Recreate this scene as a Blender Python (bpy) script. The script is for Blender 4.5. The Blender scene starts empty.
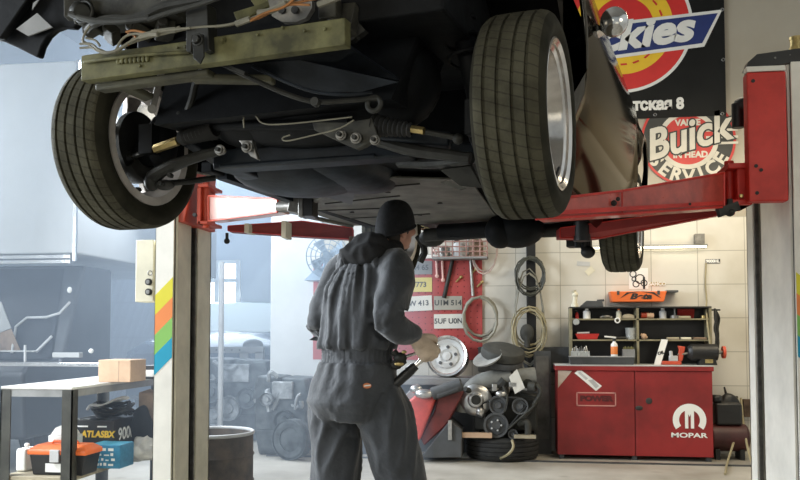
import bpy, bmesh, math, random
from mathutils import Vector, Matrix, Euler, noise
random.seed(7)
PI = math.pi
sc = bpy.context.scene
COL = sc.collection
D = bpy.data
R_ = math.radians
V = Vector

# ------------------------------------------------------------------ camera model (800 x 480 frame)
FPX, HOR, PITCH = 825.0, 332.0, 40.0
PSI = R_(8.0)                      # the camera looks 8 degrees to the left of the room's depth axis
CAMH = 1.2
TH = math.atan(PITCH / FPX)
PPY = HOR - PITCH                  # row of the lens axis

def W(X, Z, z):                    # camera-aligned ground coordinates -> room coordinates
    return V((X*math.cos(PSI) - Z*math.sin(PSI), X*math.sin(PSI) + Z*math.cos(PSI), z))

def ray(px, py):
    u, v = (px-400)/FPX, (PPY-py)/FPX
    F = math.cos(TH) - v*math.sin(TH)
    U = v*math.cos(TH) + math.sin(TH)
    d = W(u, F, 0); d.z = U
    return d                       # from (0,0,CAMH)

def P(px, py, Z):                  # point seen at a pixel at forward distance Z
    d = ray(px, py)
    f = d.y*math.cos(PSI) - d.x*math.sin(PSI)
    return V((0, 0, CAMH)) + d*(Z/f)
def PY(px, py, y):                 # ... on the upright plane y
    d = ray(px, py); return V((0, 0, CAMH)) + d*(y/d.y)
def PZ(px, py, z):                 # ... on the level plane z
    d = ray(px, py); return V((0, 0, CAMH)) + d*((z-CAMH)/d.z)

# ------------------------------------------------------------------ materials
def mat(name, col, rough=.6, metal=0., var=.12, scale=6., bump=0., bscale=None, spec=.5, coat=0., dark=None, emit=None, estr=0., trans=0., detail=6., stretch=None):
    m = D.materials.new(name); m.use_nodes = True
    nt = m.node_tree; n = nt.nodes; l = nt.links
    b = n['Principled BSDF']
    c = (col[0], col[1], col[2], 1)
    b.inputs['Roughness'].default_value = rough
    b.inputs['Metallic'].default_value = metal
    b.inputs['Specular IOR Level'].default_value = spec
    b.inputs['Coat Weight'].default_value = coat
    b.inputs['Transmission Weight'].default_value = trans
    b.inputs['Base Color'].default_value = c
    tc = n.new('ShaderNodeTexCoord'); src = tc.outputs['Object']
    if stretch:
        mp = n.new('ShaderNodeMapping'); mp.inputs['Scale'].default_value = stretch
        l.new(src, mp.inputs[0]); src = mp.outputs[0]
    if var > 0:
        no = n.new('ShaderNodeTexNoise'); no.inputs['Scale'].default_value = scale; no.inputs['Detail'].default_value = detail
        no.inputs['Roughness'].default_value = .6
        l.new(src, no.inputs['Vector'])
        r = n.new('ShaderNodeValToRGB')
        dk = dark or tuple(x*(1-var*2) for x in col)
        r.color_ramp.elements[0].position = .32; r.color_ramp.elements[0].color = (max(dk[0],0), max(dk[1],0), max(dk[2],0), 1)
        r.color_ramp.elements[1].position = .62; r.color_ramp.elements[1].color = c
        l.new(no.outputs['Fac'], r.inputs[0]); l.new(r.outputs[0], b.inputs['Base Color'])
        mr = n.new('ShaderNodeMapRange'); mr.inputs[3].default_value = min(1, rough+.15); mr.inputs[4].default_value = max(0, rough-.08)
        l.new(no.outputs['Fac'], mr.inputs[0]); l.new(mr.outputs[0], b.inputs['Roughness'])
    if bump > 0:
        nb = n.new('ShaderNodeTexNoise'); nb.inputs['Scale'].default_value = bscale or scale*4; nb.inputs['Detail'].default_value = 5
        l.new(src, nb.inputs['Vector'])
        bp = n.new('ShaderNodeBump'); bp.inputs['Strength'].default_value = bump; bp.inputs['Distance'].default_value = .01
        l.new(nb.outputs['Fac'], bp.inputs['Height']); l.new(bp.outputs[0], b.inputs['Normal'])
    if emit:
        b.inputs['Emission Color'].default_value = (*emit, 1); b.inputs['Emission Strength'].default_value = estr
    return m

# ------------------------------------------------------------------ mesh builder
def frame(axis):
    a = V(axis).normalized()
    t = V((0, 0, 1)) if abs(a.z) < .9 else V((1, 0, 0))
    x = t.cross(a).normalized(); y = a.cross(x)
    return x, y, a

class MB:
    def __init__(s, M=None):
        s.v = []; s.f = []; s.mi = 0; s.fm = []; s.M = M or Matrix.Identity(4)
    def add(s, vs, fs):
        o = len(s.v); s.v += [s.M @ V(p) for p in vs]
        for f in fs: s.f.append([i+o for i in f]); s.fm.append(s.mi)
        return s
    def box(s, c, d, R=None):
        c = V(c); h = V(d)/2
        vs = []
        for z in (-1, 1):
            for y in (-1, 1):
                for x in (-1, 1):
                    p = V((x*h.x, y*h.y, z*h.z))
                    if R is not None: p = R @ p
                    vs.append(c+p)
        return s.add(vs, [(0,2,3,1),(4,5,7,6),(0,1,5,4),(2,6,7,3),(0,4,6,2),(1,3,7,5)])
    def bx(s, a, b):                # box from corner to corner
        a, b = V(a), V(b); return s.box((a+b)/2, [abs(x) for x in (b-a)])
    def prism(s, pts, vec):
        vec = V(vec); n = len(pts); p = [V(q) for q in pts]
        nn = V((0,0,0))
        for i in range(n): nn += p[i].cross(p[(i+1) % n])
        if nn.dot(vec) > 0: p.reverse()
        vs = p + [q+vec for q in p]
        return s.add(vs, [tuple(range(n)), tuple(range(2*n-1, n-1, -1))] + [(i, i+n, (i+1) % n+n, (i+1) % n) for i in range(n)])
    def beam(s, a, b, w, h, up=(0,0,1), w2=None, h2=None):   # tapering bar of rectangular section
        a, b = V(a), V(b); d = (b-a).normalized(); x = d.cross(V(up)).normalized(); u = x.cross(d)
        w2 = w if w2 is None else w2; h2 = h if h2 is None else h2
        vs = []
        for p, ww, hh in ((a, w, h), (b, w2, h2)):
            for i, j in ((-1,-1),(1,-1),(1,1),(-1,1)): vs.append(p+x*i*ww/2+u*j*hh/2)
        return s.add(vs, [(0,1,2,3),(7,6,5,4)] + [(i, i+4, (i+1) % 4+4, (i+1) % 4) for i in range(4)])
    def cyl(s, a, b, r, r2=None, n=16):
        a, b = V(a), V(b); r2 = r if r2 is None else r2
        x, y, _ = frame(b-a); vs = []
        for p, q in ((a, r), (b, r2)):
            for i in range(n):
                t = 2*PI*i/n; vs.append(p+x*q*math.cos(t)+y*q*math.sin(t))
        return s.add(vs, [tuple(range(n-1, -1, -1)), tuple(range(n, 2*n))] + [(i, (i+1) % n, (i+1) % n+n, i+n) for i in range(n)])
    def tube(s, pts, r, n=8, closed=False, smooth=0):
        p = [V(q) for q in pts]
        for _ in range(smooth):
            q = [] if closed else [p[0]]
            m = len(p)
            for i in range(m if closed else m-1):
                a, b = p[i], p[(i+1) % m]; q += [a*.75+b*.25, a*.25+b*.75]
            if not closed: q.append(p[-1])
            p = q
        m = len(p); rings = []; x = None
        for i in range(m):
            a = p[i-1] if (i > 0 or closed) else p[0]; b = p[(i+1) % m] if (i < m-1 or closed) else p[-1]
            t = (b-a)
            t = t.normalized() if t.length > 1e-9 else V((0,0,1))
            if x is None: x, y, _ = frame(t)
            x = (x-t*x.dot(t)).normalized(); y = t.cross(x)
            rr = r[min(int(i*len(r)/m), len(r)-1)] if isinstance(r, (list, tuple)) else r
            rings.append([p[i]+x*rr*math.cos(2*PI*k/n)+y*rr*math.sin(2*PI*k/n) for k in range(n)])
        return s.loft(rings, closed)
    def loft(s, rings, closed=False, caps=True):
        m, n = len(rings), len(rings[0]); vs = [q for r in rings for q in r]; fs = []
        for i in range(m if closed else m-1):
            j = (i+1) % m
            for k in range(n): fs.append((i*n+k, i*n+(k+1) % n, j*n+(k+1) % n, j*n+k))
        if caps and not closed: fs += [tuple(range(n-1, -1, -1)), tuple(range((m-1)*n, m*n))]
        return s.add(vs, fs)
    def lathe(s, prof, o=(0,0,0), axis=(0,0,1), n=32, a0=0., a1=None, closed=False):
        x, y, a = frame(axis); o = V(o); full = a1 is None
        cnt = n if full else n+1; a1 = 2*PI if full else a1; vs = []
        for i in range(cnt):
            t = a0+(a1-a0)*i/n
            for r, h in prof: vs.append(o+a*h+(x*math.cos(t)+y*math.sin(t))*r)
        m = len(prof); fs = []
        for i in range(n):
            j = (i+1) % cnt
            for k in range(m if closed else m-1):
                k2 = (k+1) % m
                fs.append((i*m+k, j*m+k, j*m+k2, i*m+k2))
        return s.add(vs, fs)
    def ell(s, c, r, R=None, nu=16, nv=10):
        c = V(c); r = (r, r, r) if isinstance(r, (int, float)) else r
        vs = []
        for j in range(1, nv):
            for i in range(nu):
                a, b = 2*PI*i/nu, PI*j/nv-PI/2
                p = V((r[0]*math.cos(a)*math.cos(b), r[1]*math.sin(a)*math.cos(b), r[2]*math.sin(b)))
                vs.append(c+(R @ p if R is not None else p))
        e = V((0,0,r[2])); e = R @ e if R is not None else e
        vs += [c-e, c+e]; k = len(vs); fs = []
        for j in range(nv-2):
            for i in range(nu): fs.append((j*nu+i, j*nu+(i+1) % nu, (j+1)*nu+(i+1) % nu, (j+1)*nu+i))
        for i in range(nu):
            fs.append((k-2, (i+1) % nu, i)); fs.append((k-1, (nv-2)*nu+i, (nv-2)*nu+(i+1) % nu))
        return s.add(vs, fs)
    def torus(s, c, axis, R, r, n=28, m=10):
        x, y, a = frame(axis); c = V(c)
        return s.tube([c+(x*math.cos(2*PI*i/n)+y*math.sin(2*PI*i/n))*R for i in range(n)], r, m, True)
    def poly(s, pts):
        return s.add([V(p) for p in pts], [tuple(range(len(pts)))])
    def text(s, txt, size, M, off=0., ext=0., shear=0., sx=1., align='CENTER', yal='CENTER', rot=0.):
        cu = D.curves.new('t', 'FONT'); cu.body = txt; cu.size = size; cu.offset = off; cu.extrude = ext; cu.shear = shear
        cu.align_x = align; cu.align_y = yal; cu.resolution_u = 4
        o = D.objects.new('t', cu); COL.objects.link(o)
        bpy.context.view_layer.update()
        me = o.evaluated_get(bpy.context.evaluated_depsgraph_get()).to_mesh()
        S = M @ Matrix.Rotation(rot, 4, 'Z') @ Matrix.Diagonal((sx, 1, 1, 1))
        vs = [S @ v.co for v in me.vertices]; fs = [tuple(p.vertices) for p in me.polygons]
        s.add(vs, fs)
        D.objects.remove(o); D.curves.remove(cu)
        return s

def link(name, mb, mats, parent=None, loc=None, smooth=True, ang=35, bev=0., seg=2):
    me = D.meshes.new(name); o = D.objects.new(name, me); COL.objects.link(o)
    root = parent
    while root is not None and root.parent is not None: root = root.parent
    off = V(loc) if loc is not None else (V(root.location) if root else V((0,0,0)))
    me.from_pydata([p-off for p in mb.v], [], mb.f)
    mats = mats if isinstance(mats, (list, tuple)) else [mats]
    for m in mats: me.materials.append(m)
    me.polygons.foreach_set('material_index', mb.fm)
    me.validate(); me.update()
    if parent is None: o.location = off
    else: o.parent = parent
    if smooth:
        me.shade_smooth(); me.set_sharp_from_angle(angle=R_(ang))
    if bev > 0:
        b = o.modifiers.new('bevel', 'BEVEL'); b.width = bev; b.segments = seg; b.limit_method = 'ANGLE'; b.angle_limit = R_(40)
        b.harden_normals = False
    return o

def tag(o, label, cat, group=None, kind=None):
    o['label'] = label; o['category'] = cat
    if group: o['group'] = group
    if kind: o['kind'] = kind
    return o
def thing(name, label, cat, loc=(0,0,0), group=None):
    o = D.objects.new(name, None); o.empty_display_size = .1; COL.objects.link(o); o.location = loc
    return tag(o, label, cat, group)
def one(name, label, cat, mb, mats, loc=None, group=None, **k):
    if loc is None:
        xs = [p.x for p in mb.v]; ys = [p.y for p in mb.v]; zs = [p.z for p in mb.v]
        loc = ((min(xs)+max(xs))/2, (min(ys)+max(ys))/2, min(zs))
    return tag(link(name, mb, mats, None, loc, **k), label, cat, group)
def struct(name, mb, mats, **k):
    o = link(name, mb, mats, None, (0,0,0), **k); o['kind'] = 'structure'; return o
def fr(o, x=(1,0,0), y=(0,1,0)):     # frame matrix from an origin and two axes
    x = V(x).normalized(); y = V(y).normalized(); z = x.cross(y).normalized(); y = z.cross(x)
    M = Matrix((x, y, z)).transposed().to_4x4(); M.translation = V(o); return M
def wallM(o): return fr(o, (1,0,0), (0,0,1))     # writing on a surface that faces -y: x right, y up
def dup(root, loc, rotz=0., label=None, group=None, scale=None):
    r = root.copy(); COL.objects.link(r); r.location = loc; r.rotation_euler = (0,0,rotz)
    if scale: r.scale = scale
    if label: r['label'] = label
    if group: r['group'] = group
    for ch in list(root.children):
        c = ch.copy(); COL.objects.link(c); c.parent = r
        for g in list(ch.children):
            d = g.copy(); COL.objects.link(d); d.parent = c
    return r

def islands(mb):
    n = len(mb.v); p = list(range(n))
    def f(i):
        while p[i] != i: p[i] = p[p[i]]; i = p[i]
        return i
    for fc in mb.f:
        for k in fc[1:]: p[f(fc[0])] = f(k)
    out = {}
    for q, fc in enumerate(mb.f): out.setdefault(f(fc[0]), []).append(q)
    res = []
    for qs in out.values():
        m = MB(); idx = {}
        for q in qs:
            m.f.append([idx.setdefault(i, len(idx)) for i in mb.f[q]]); m.fm.append(mb.fm[q])
        m.v = [None]*len(idx)
        for i, k in idx.items(): m.v[k] = mb.v[i]
        res.append(m)
    return res
def clusters(mb, pad=.004):          # islands whose boxes touch stay together
    I = islands(mb); B = []
    for m in I:
        lo = V((min(p.x for p in m.v)-pad, min(p.y for p in m.v)-pad, min(p.z for p in m.v)-pad)); hi = V((max(p.x for p in m.v)+pad, max(p.y for p in m.v)+pad, max(p.z for p in m.v)+pad)); B.append([lo, hi, [m]])
    done = False
    while not done:
        done = True
        for i in range(len(B)):
            for j in range(i+1, len(B)):
                a, b = B[i], B[j]
                if all(a[0][k] <= b[1][k] and b[0][k] <= a[1][k] for k in range(3)):
                    a[0] = V([min(a[0][k], b[0][k]) for k in range(3)]); a[1] = V([max(a[1][k], b[1][k]) for k in range(3)]); a[2] += b[2]; B.pop(j); done = False; break
            if not done: break
    out = []
    for lo, hi, ms in B:
        m = MB()
        for q in ms:
            o = len(m.v); m.v += q.v; m.f += [[i+o for i in f] for f in q.f]; m.fm += q.fm
        out.append(m)
    return out
SPLIT = {'radiator_parts','loom_sleeve','alloy_covers','pump_housing','orange_wires','heat_clip','grease_spot','eyelet','bolt_hole','latch','lug_hole'}
_link = link
def link(name, mb, mats, parent=None, *a, **k):
    if parent is not None and name in SPLIT:
        for m in clusters(mb, .0): o = _link(name, m, mats, parent, *a, **k)
        return o
    return _link(name, mb, mats, parent, *a, **k)
# ------------------------------------------------------------------ palette
M_white = mat('white_paint', (.82,.79,.71), .45, var=.10, scale=3, bump=.05)
M_cream = mat('cream_paint', (.74,.69,.53), .5, var=.12, scale=4, bump=.05)
M_red = mat('red_enamel', (.62,.028,.016), .45, var=.15, scale=5, bump=.04)
M_redo = mat('orange_red_enamel', (.55,.07,.03), .45, var=.12, scale=6)
M_redglare = mat('worn_glare_red_enamel', (.55,.08,.055), .28, var=.2, scale=9, coat=.5)  # paler than the plain red: some glare is in the base colour
M_redcab = mat('cabinet_red', (.29,.019,.019), .42, var=.22, scale=2.2, bump=.05)
M_black = mat('black_paint', (.012,.012,.012), .4, var=.1)
M_blackr = mat('black_rubber', (.02,.02,.019), .75, var=.2, scale=20)
M_rubgrey = mat('grey_rubber', (.045,.045,.038), .7, var=.25, scale=10)
M_steel = mat('dirty_steel', (.28,.27,.25), .4, .85, var=.25, scale=14, bump=.1)
M_dsteel = mat('dark_steel', (.042,.042,.038), .5, .5, spec=.3, var=.25, scale=10, bump=.1)
M_olive = mat('olive_painted_frame', (.155,.147,.062), .6, spec=.3, var=.36, scale=9, bump=.12)
M_olived = mat('dark_olive_frame', (.07,.066,.036), .65, var=.3, scale=9, bump=.12)
M_chrome = mat('chrome', (.75,.74,.72), .12, 1, var=.06, scale=12)
M_alu = mat('cast_aluminium', (.55,.54,.52), .3, .9, var=.15, scale=18, bump=.06)
M_carblk = mat('gloss_black_body', (.17,.16,.145), .09, 1., var=.0)
M_carblk.node_tree.nodes['Principled BSDF'].inputs['Specular Tint'].default_value = (.42,.40,.37,1)
M_under = mat('underseal', (.005,.0058,.007), .6, spec=.18, var=.35, scale=7, bump=.15)
M_under2 = mat('undertray_grey', (.13,.125,.105), .55, var=.3, scale=5, bump=.1)
M_subf = mat('subframe_blue_black', (.016,.021,.028), .5, spec=.25, var=.35, scale=8, bump=.12)
M_wood = mat('pale_wood', (.42,.36,.25), .6, var=.2, scale=10, stretch=(1,8,8))
M_card = mat('cardboard', (.50,.33,.21), .8, var=.08, scale=12)
M_cardd = mat('old_cardboard', (.26,.18,.12), .85, var=.2, scale=8)
M_paper = mat('white_paper', (.80,.79,.75), .7, var=.05)
M_orange = mat('orange_plastic', (.80,.16,.03), .4, var=.06)
M_yellow = mat('yellow_print', (.80,.50,.03), .5, var=.03)
M_blue = mat('blue_print', (.03,.22,.38), .45, var=.15, scale=25)
M_bluel = mat('light_blue_print', (.06,.42,.62), .45, var=.05)
M_green = mat('green_print', (.22,.48,.10), .5, var=.03)
M_teal = mat('teal_print', (.0,.30,.46), .5, var=.03)
M_orprint = mat('orange_print', (.80,.24,.06), .5, var=.03)
M_lime = mat('yellow_green_print', (.70,.62,.03), .5, var=.03)
M_grey = mat('mid_grey_paint', (.25,.25,.245), .55, var=.15, scale=5)
M_greyd = mat('dark_grey_paint', (.07,.073,.075), .55, var=.2, scale=5)
M_greyl = mat('light_grey_plastic', (.5,.5,.49), .5, var=.1)
M_tanhose = mat('tan_hose', (.34,.29,.17), .6, var=.15)
M_hosed = mat('dark_green_hose', (.06,.06,.045), .55, var=.2)
M_brown = mat('brown_rag', (.12,.08,.055), .9, var=.3, scale=14, bump=.4)
M_copper = mat('copper_wire', (.45,.20,.07), .45, .4, var=.2)
M_brass = mat('brass', (.55,.42,.18), .35, .9, var=.2, scale=30)
M_glassd = mat('dark_glass', (.015,.018,.022), .35, var=0, spec=.15)
M_glassg = mat('green_tint_glass', (.16,.22,.20), .12, var=0, spec=.8)
M_bluepaint = mat('blue_car_paint', (.012,.05,.11), .25, var=.05, coat=.6)
M_rust = mat('rusty_drum', (.13,.10,.075), .75, var=.4, scale=6, bump=.2, dark=(.05,.045,.04))
M_cloth = mat('white_cloth', (.62,.60,.55), .9, var=.15, scale=12, bump=.3)
M_clear = mat('clear_plastic', (.62,.64,.62), .25, var=.1, trans=.4)

def tile_mat():
    m = D.materials.new('wall_tiles'); m.use_nodes = True; n = m.node_tree.nodes; l = m.node_tree.links; b = n['Principled BSDF']
    tc = n.new('ShaderNodeTexCoord'); sx = n.new('ShaderNodeSeparateXYZ'); cb = n.new('ShaderNodeCombineXYZ')
    l.new(tc.outputs['Object'], sx.inputs[0])
    ad = n.new('ShaderNodeMath'); ad.operation = 'ADD'; l.new(sx.outputs[0], ad.inputs[0]); l.new(sx.outputs[1], ad.inputs[1])
    l.new(ad.outputs[0], cb.inputs[0]); l.new(sx.outputs[2], cb.inputs[1])
    br = n.new('ShaderNodeTexBrick'); br.offset = 0; br.inputs['Scale'].default_value = 1
    br.inputs['Brick Width'].default_value = .45; br.inputs['Row Height'].default_value = .335; br.inputs['Mortar Size'].default_value = .004
    br.inputs['Mortar Smooth'].default_value = .2; br.inputs['Bias'].default_value = -.4
    br.inputs['Color1'].default_value = (.66,.63,.56,1); br.inputs['Color2'].default_value = (.60,.57,.50,1); br.inputs['Mortar'].default_value = (.36,.34,.29,1)
    l.new(cb.outputs[0], br.inputs['Vector'])
    no = n.new('ShaderNodeTexNoise'); no.inputs['Scale'].default_value = 1.6; no.inputs['Detail'].default_value = 7; l.new(tc.outputs['Object'], no.inputs['Vector'])
    rp = n.new('ShaderNodeValToRGB'); rp.color_ramp.elements[0].position = .3; rp.color_ramp.elements[0].color = (.72,.69,.62,1); rp.color_ramp.elements[1].position = .6; rp.color_ramp.elements[1].color = (1,1,1,1)
    l.new(no.outputs['Fac'], rp.inputs[0])
    mx = n.new('ShaderNodeMix'); mx.data_type = 'RGBA'; mx.blend_type = 'MULTIPLY'; mx.inputs[0].default_value = .8
    l.new(br.outputs['Color'], mx.inputs[6]); l.new(rp.outputs[0], mx.inputs[7])
    # plaster above the tiles, worn band near the floor
    gt = n.new('ShaderNodeMath'); gt.operation = 'GREATER_THAN'; gt.inputs[1].default_value = 2.35; l.new(sx.outputs[2], gt.inputs[0])
    m2 = n.new('ShaderNodeMix'); m2.data_type = 'RGBA'; l.new(gt.outputs[0], m2.inputs[0]); l.new(mx.outputs[2], m2.inputs[6])
    pl = n.new('ShaderNodeMix'); pl.data_type = 'RGBA'; pl.blend_type = 'MULTIPLY'; pl.inputs[0].default_value = .5
    pl.inputs[6].default_value = (.36,.32,.25,1); l.new(rp.outputs[0], pl.inputs[7]); l.new(pl.outputs[2], m2.inputs[7])
    l.new(m2.outputs[2], b.inputs['Base Color']); b.inputs['Roughness'].default_value = .45
    bp = n.new('ShaderNodeBump'); bp.inputs['Strength'].default_value = .2; bp.inputs['Distance'].default_value = .004; bp.invert = True
    l.new(br.outputs['Fac'], bp.inputs['Height']); l.new(bp.outputs[0], b.inputs['Normal'])
    return m
def floor_mat():
    m = D.materials.new('dusty_concrete'); m.use_nodes = True; n = m.node_tree.nodes; l = m.node_tree.links; b = n['Principled BSDF']
    tc = n.new('ShaderNodeTexCoord')
    a = n.new('ShaderNodeTexNoise'); a.inputs['Scale'].default_value = .9; a.inputs['Detail'].default_value = 9; a.inputs['Roughness'].default_value = .62; l.new(tc.outputs['Object'], a.inputs['Vector'])
    r = n.new('ShaderNodeValToRGB'); e = r.color_ramp.elements
    e[0].position = .30; e[0].color = (.26,.235,.19,1); e[1].position = .62; e[1].color = (.47,.44,.38,1)
    l.new(a.outputs['Fac'], r.inputs[0])
    v = n.new('ShaderNodeTexVoronoi'); v.inputs['Scale'].default_value = 2.2; l.new(tc.outputs['Object'], v.inputs['Vector'])
    r2 = n.new('ShaderNodeValToRGB'); r2.color_ramp.elements[0].position = .02; r2.color_ramp.elements[0].color = (.55,.52,.48,1); r2.color_ramp.elements[1].position = .14; r2.color_ramp.elements[1].color = (1,1,1,1)
    l.new(v.outputs['Distance'], r2.inputs[0])
    mx = n.new('ShaderNodeMix'); mx.data_type = 'RGBA'; mx.blend_type = 'MULTIPLY'; mx.inputs[0].default_value = .6
    l.new(r.outputs[0], mx.inputs[6]); l.new(r2.outputs[0], mx.inputs[7]); l.new(mx.outputs[2], b.inputs['Base Color'])
    b.inputs['Roughness'].default_value = .6
    bp = n.new('ShaderNodeBump'); bp.inputs['Strength'].default_value = .15; bp.inputs['Distance'].default_value = .01
    l.new(a.outputs['Fac'], bp.inputs['Height']); l.new(bp.outputs[0], b.inputs['Normal'])
    return m
M_tile = tile_mat(); M_floor = floor_mat()
M_wallw = mat('pale_plaster', (.66,.68,.68), .7, var=.06, scale=1.5)
M_wallb = mat('blue_grey_plaster', (.30,.36,.42), .8, var=.10, scale=1.2)
M_ceil = mat('ceiling_plaster', (.22,.21,.19), .8, var=.06, scale=1.5)
M_pane = mat('daylit_pane', (.9,.95,1), .3, var=0, emit=(.85,.93,1.), estr=5.)

# ------------------------------------------------------------------ room shell
YB, YF, XL, XR, XC, H = 8.55, 12.6, -6.6, 4.6, PY(271, 300, 8.55).x, 5.6
struct('floor', MB().bx((XL,-4,-.1), (XR,YF,0)), M_floor, smooth=False)
struct('ceiling', MB().bx((XL,-4,H), (XR,YF,H+.1)), M_ceil, smooth=False)
struct('wall_back', MB().bx((PY(322,300,YB).x,YB,0), (XR,YB+.15,H)), M_tile, smooth=False)
struct('wall_partition', MB().bx((XC,YB-.02,0), (PY(322,300,YB).x,YB+.15,H)), M_wallw, smooth=False, bev=.01)
struct('wall_far', MB().bx((XL,YF,0), (XR,YF+.1,H)), mat('far_plaster', (.40,.45,.49), .8, var=.08, scale=1.3), smooth=False)
struct('wall_left', MB().bx((XL-.1,-4,0), (XL,YF,H)), M_wallw, smooth=False)
struct('wall_right', MB().bx((XR,-4,0), (XR+.1,YF,H)), M_wallw, smooth=False)
struct('wall_front', MB().bx((XL,-4.1,0), (XR,-4,H)), M_wallw, smooth=False)
# floor joint in front of the clutter along the back wall
a = PZ(405, 459, 0).y
struct('trim_1', MB().bx((-2.4,a-.02,0), (XR,a+.02,.012)), M_greyd, smooth=False)
# high beam crossing the left bay
struct('trim_2', MB().bx((XL, 9.2, PY(40,62,9.2).z-.28), (XC,9.4,PY(40,62,9.2).z)), M_wallb, smooth=False)

# window on the far wall, seen past the left lift post
a, b = PY(212, 311, YF), PY(239, 262, YF)
wx0, wx1, wz0, wz1 = a.x-.5, b.x, a.z, b.z
wf = MB()
for x in (wx0, (wx0+wx1)/2+.12, wx1): wf.bx((x-.035,YF-.05,wz0), (x+.035,YF,wz1))
for z in (wz0, wz1, wz0+(wz1-wz0)*.62): wf.bx((wx0-.03,YF-.052,z-.03), (wx1+.03,YF,z+.03))
w = struct('window_1', wf, M_white, smooth=False)
p = link('window_pane', MB().bx((wx0,YF-.02,wz0), (wx1,YF-.01,wz1)), M_pane, w, smooth=False); p['kind'] = 'structure'
dm_ = MB(); xa_, xb_ = PY(40,300,YF).x, PY(204,300,YF).x
dm_.bx((xa_,YF-.06,0), (xb_,YF,4.5))
for k in range(1,8): dm_.bx((xa_,YF-.075,k*.56-.02), (xb_,YF-.06,k*.56))
struct('dark_panel_1', dm_, mat('blue_grey_panel', (.13,.165,.21), .6, var=.15, scale=1.5), smooth=False)  # added dark panel, invented to deepen this stretch of the far wall
# tall workshop window on the left wall (light source for the bay)
wf = MB()
for y in (5., 6.25, 7.5): wf.bx((XL,y-.04,1.4), (XL+.06,y+.04,4.2))
for z in (1.4, 2.8, 4.2): wf.bx((XL,4.96,z-.04), (XL+.062,7.54,z+.04))
w = struct('window_2', wf, M_white, smooth=False)
p = link('window_pane', MB().bx((XL+.01,5,1.4), (XL+.02,7.5,4.2)), M_pane, w, smooth=False); p['kind'] = 'structure'
# ------------------------------------------------------------------ the car on the lift
YAW = R_(21.1)
CO = W(-.3217, 2.907, 0)
CU = W(math.cos(YAW), -math.sin(YAW), 0); CR = W(math.sin(YAW), math.cos(YAW), 0)
CM = fr(CO, CU, CR)
CMI = CM.inverted()
def cp(px, py, r):                 # point of the car (u, r, z) seen at a pixel, in its plane r
    o = CMI @ V((0,0,CAMH)); d = CMI.to_3x3() @ ray(px, py)
    return o+d*((r-o.y)/d.y)
def cz(px, py, z):
    o = CMI @ V((0,0,CAMH)); d = CMI.to_3x3() @ ray(px, py)
    return o+d*((z-o.z)/d.z)
def CB(): return MB(CM)

car = thing('car', 'gloss black car raised on the red lift, its front bumper removed', 'car', CO)
TR, WB, WR, WW = 1.568/2, 2.78, .326, .226
ZR, ZL, ZREAR = 1.889, 1.925, 1.905
BELT, SILL, ARC = 2.62, 1.80, .385
AZ = 2.02                          # wheel arch centre height

# side panels: gloss black skin with wheel arches cut out
def side(sgn, r0, r1, nm, front_low=None):
    m = CB(); N = 64; K = 12; rings = []
    for i in range(N+1):
        r = r0+(r1-r0)*i/N
        lo = (SILL if sgn > 0 else 1.90)+(.10 if r > 3.2 else 0)
        if r < -.36: lo = front_low if front_low else 2.12
        for c in (0, WB):
            if abs(r-c) < ARC: lo = max(lo, AZ+math.sqrt(ARC*ARC-(r-c)**2))
        hi = BELT-.05*max(0, (0-r))**1.3*2-.04*max(0, r-2.6)**2
        hi = max(hi, lo+.04)
        row = []
        for k in range(K+1):
            t = k/K; z = lo+(hi-lo)*t
            q = (z-SILL)/(BELT-SILL)
            u = .80+.115*math.sin(min(1, max(0, q+.12))*PI*.62)-.10*max(0, q-.78)**1.2*2
            if q < .34: u -= .13*(1-q/.34)**1.6
            for c in (0, WB):      # flared arches
                dd = math.hypot(r-c, z-AZ); u += .025*math.exp(-((dd-ARC)/.06)**2)
            u -= .10*max(0, (-r-.2))**2*1.2+.06*max(0, r-2.7)**2
            row.append((sgn*u, r, z))
        rings.append(row)
    n = K+1; vs = [p for r in rings for p in r]; fs = []
    for i in range(N):
        for k in range(K):
            f = (i*n+k, (i+1)*n+k, (i+1)*n+k+1, i*n+k+1)
            fs.append(f if sgn > 0 else f[::-1])
    m.add(vs, fs)
    o = link(nm, m, M_carblk, car, ang=60)
    s = o.modifiers.new('thick', 'SOLIDIFY'); s.thickness = .012; s.offset = -1
    return o
side(1, -.31, 3.62, 'side_panel', front_low=2.12)
side(-1, -.30, 3.62, 'side_panel', front_low=2.14)
# roof, glass house, bonnet, boot
m = CB(); rings = []
for r, w, z in ((-.72,.62,2.40),(-.5,.70,2.50),(.1,.78,2.56),(.75,.80,2.62)):
    rings.append([(-w,r,z-.03),(-w*.7,r,z),(0,r,z+.03),(w*.7,r,z),(w,r,z-.03),(w,r,z-.06),(0,r,z-.03),(-w,r,z-.06)])
link('bonnet', m.loft(rings), M_carblk, car, ang=50)
m = CB(); rings = []
for r, w, z in ((.75,.78,2.64),(1.35,.60,3.06),(1.8,.58,3.10),(2.4,.58,3.06),(3.1,.74,2.66)):
    rings.append([(-.80,r,2.60),(-w,r,z-.05),(-w*.7,r,z),(0,r,z+.02),(w*.7,r,z),(w,r,z-.05),(.80,r,2.60)])
m.loft(rings); o = link('roof', m, M_carblk, car, ang=40)
m = CB(); m.bx((-.8,3.0,2.0), (.8,3.62,2.58)); link('boot', m, M_carblk, car, bev=.06, seg=3)

# wing mirror with chrome shell
c = cp(614, 22, .72)
m = CB(); m.ell(c, (.056,.05,.060)); m.beam(c+V((-.05,0,-.02)), (.80,.78,c.z-.07), .05,.03)
mi = link('wing_mirror', m, M_chrome, car, ang=60)
mi['label'] = 'chrome wing mirror'

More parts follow.
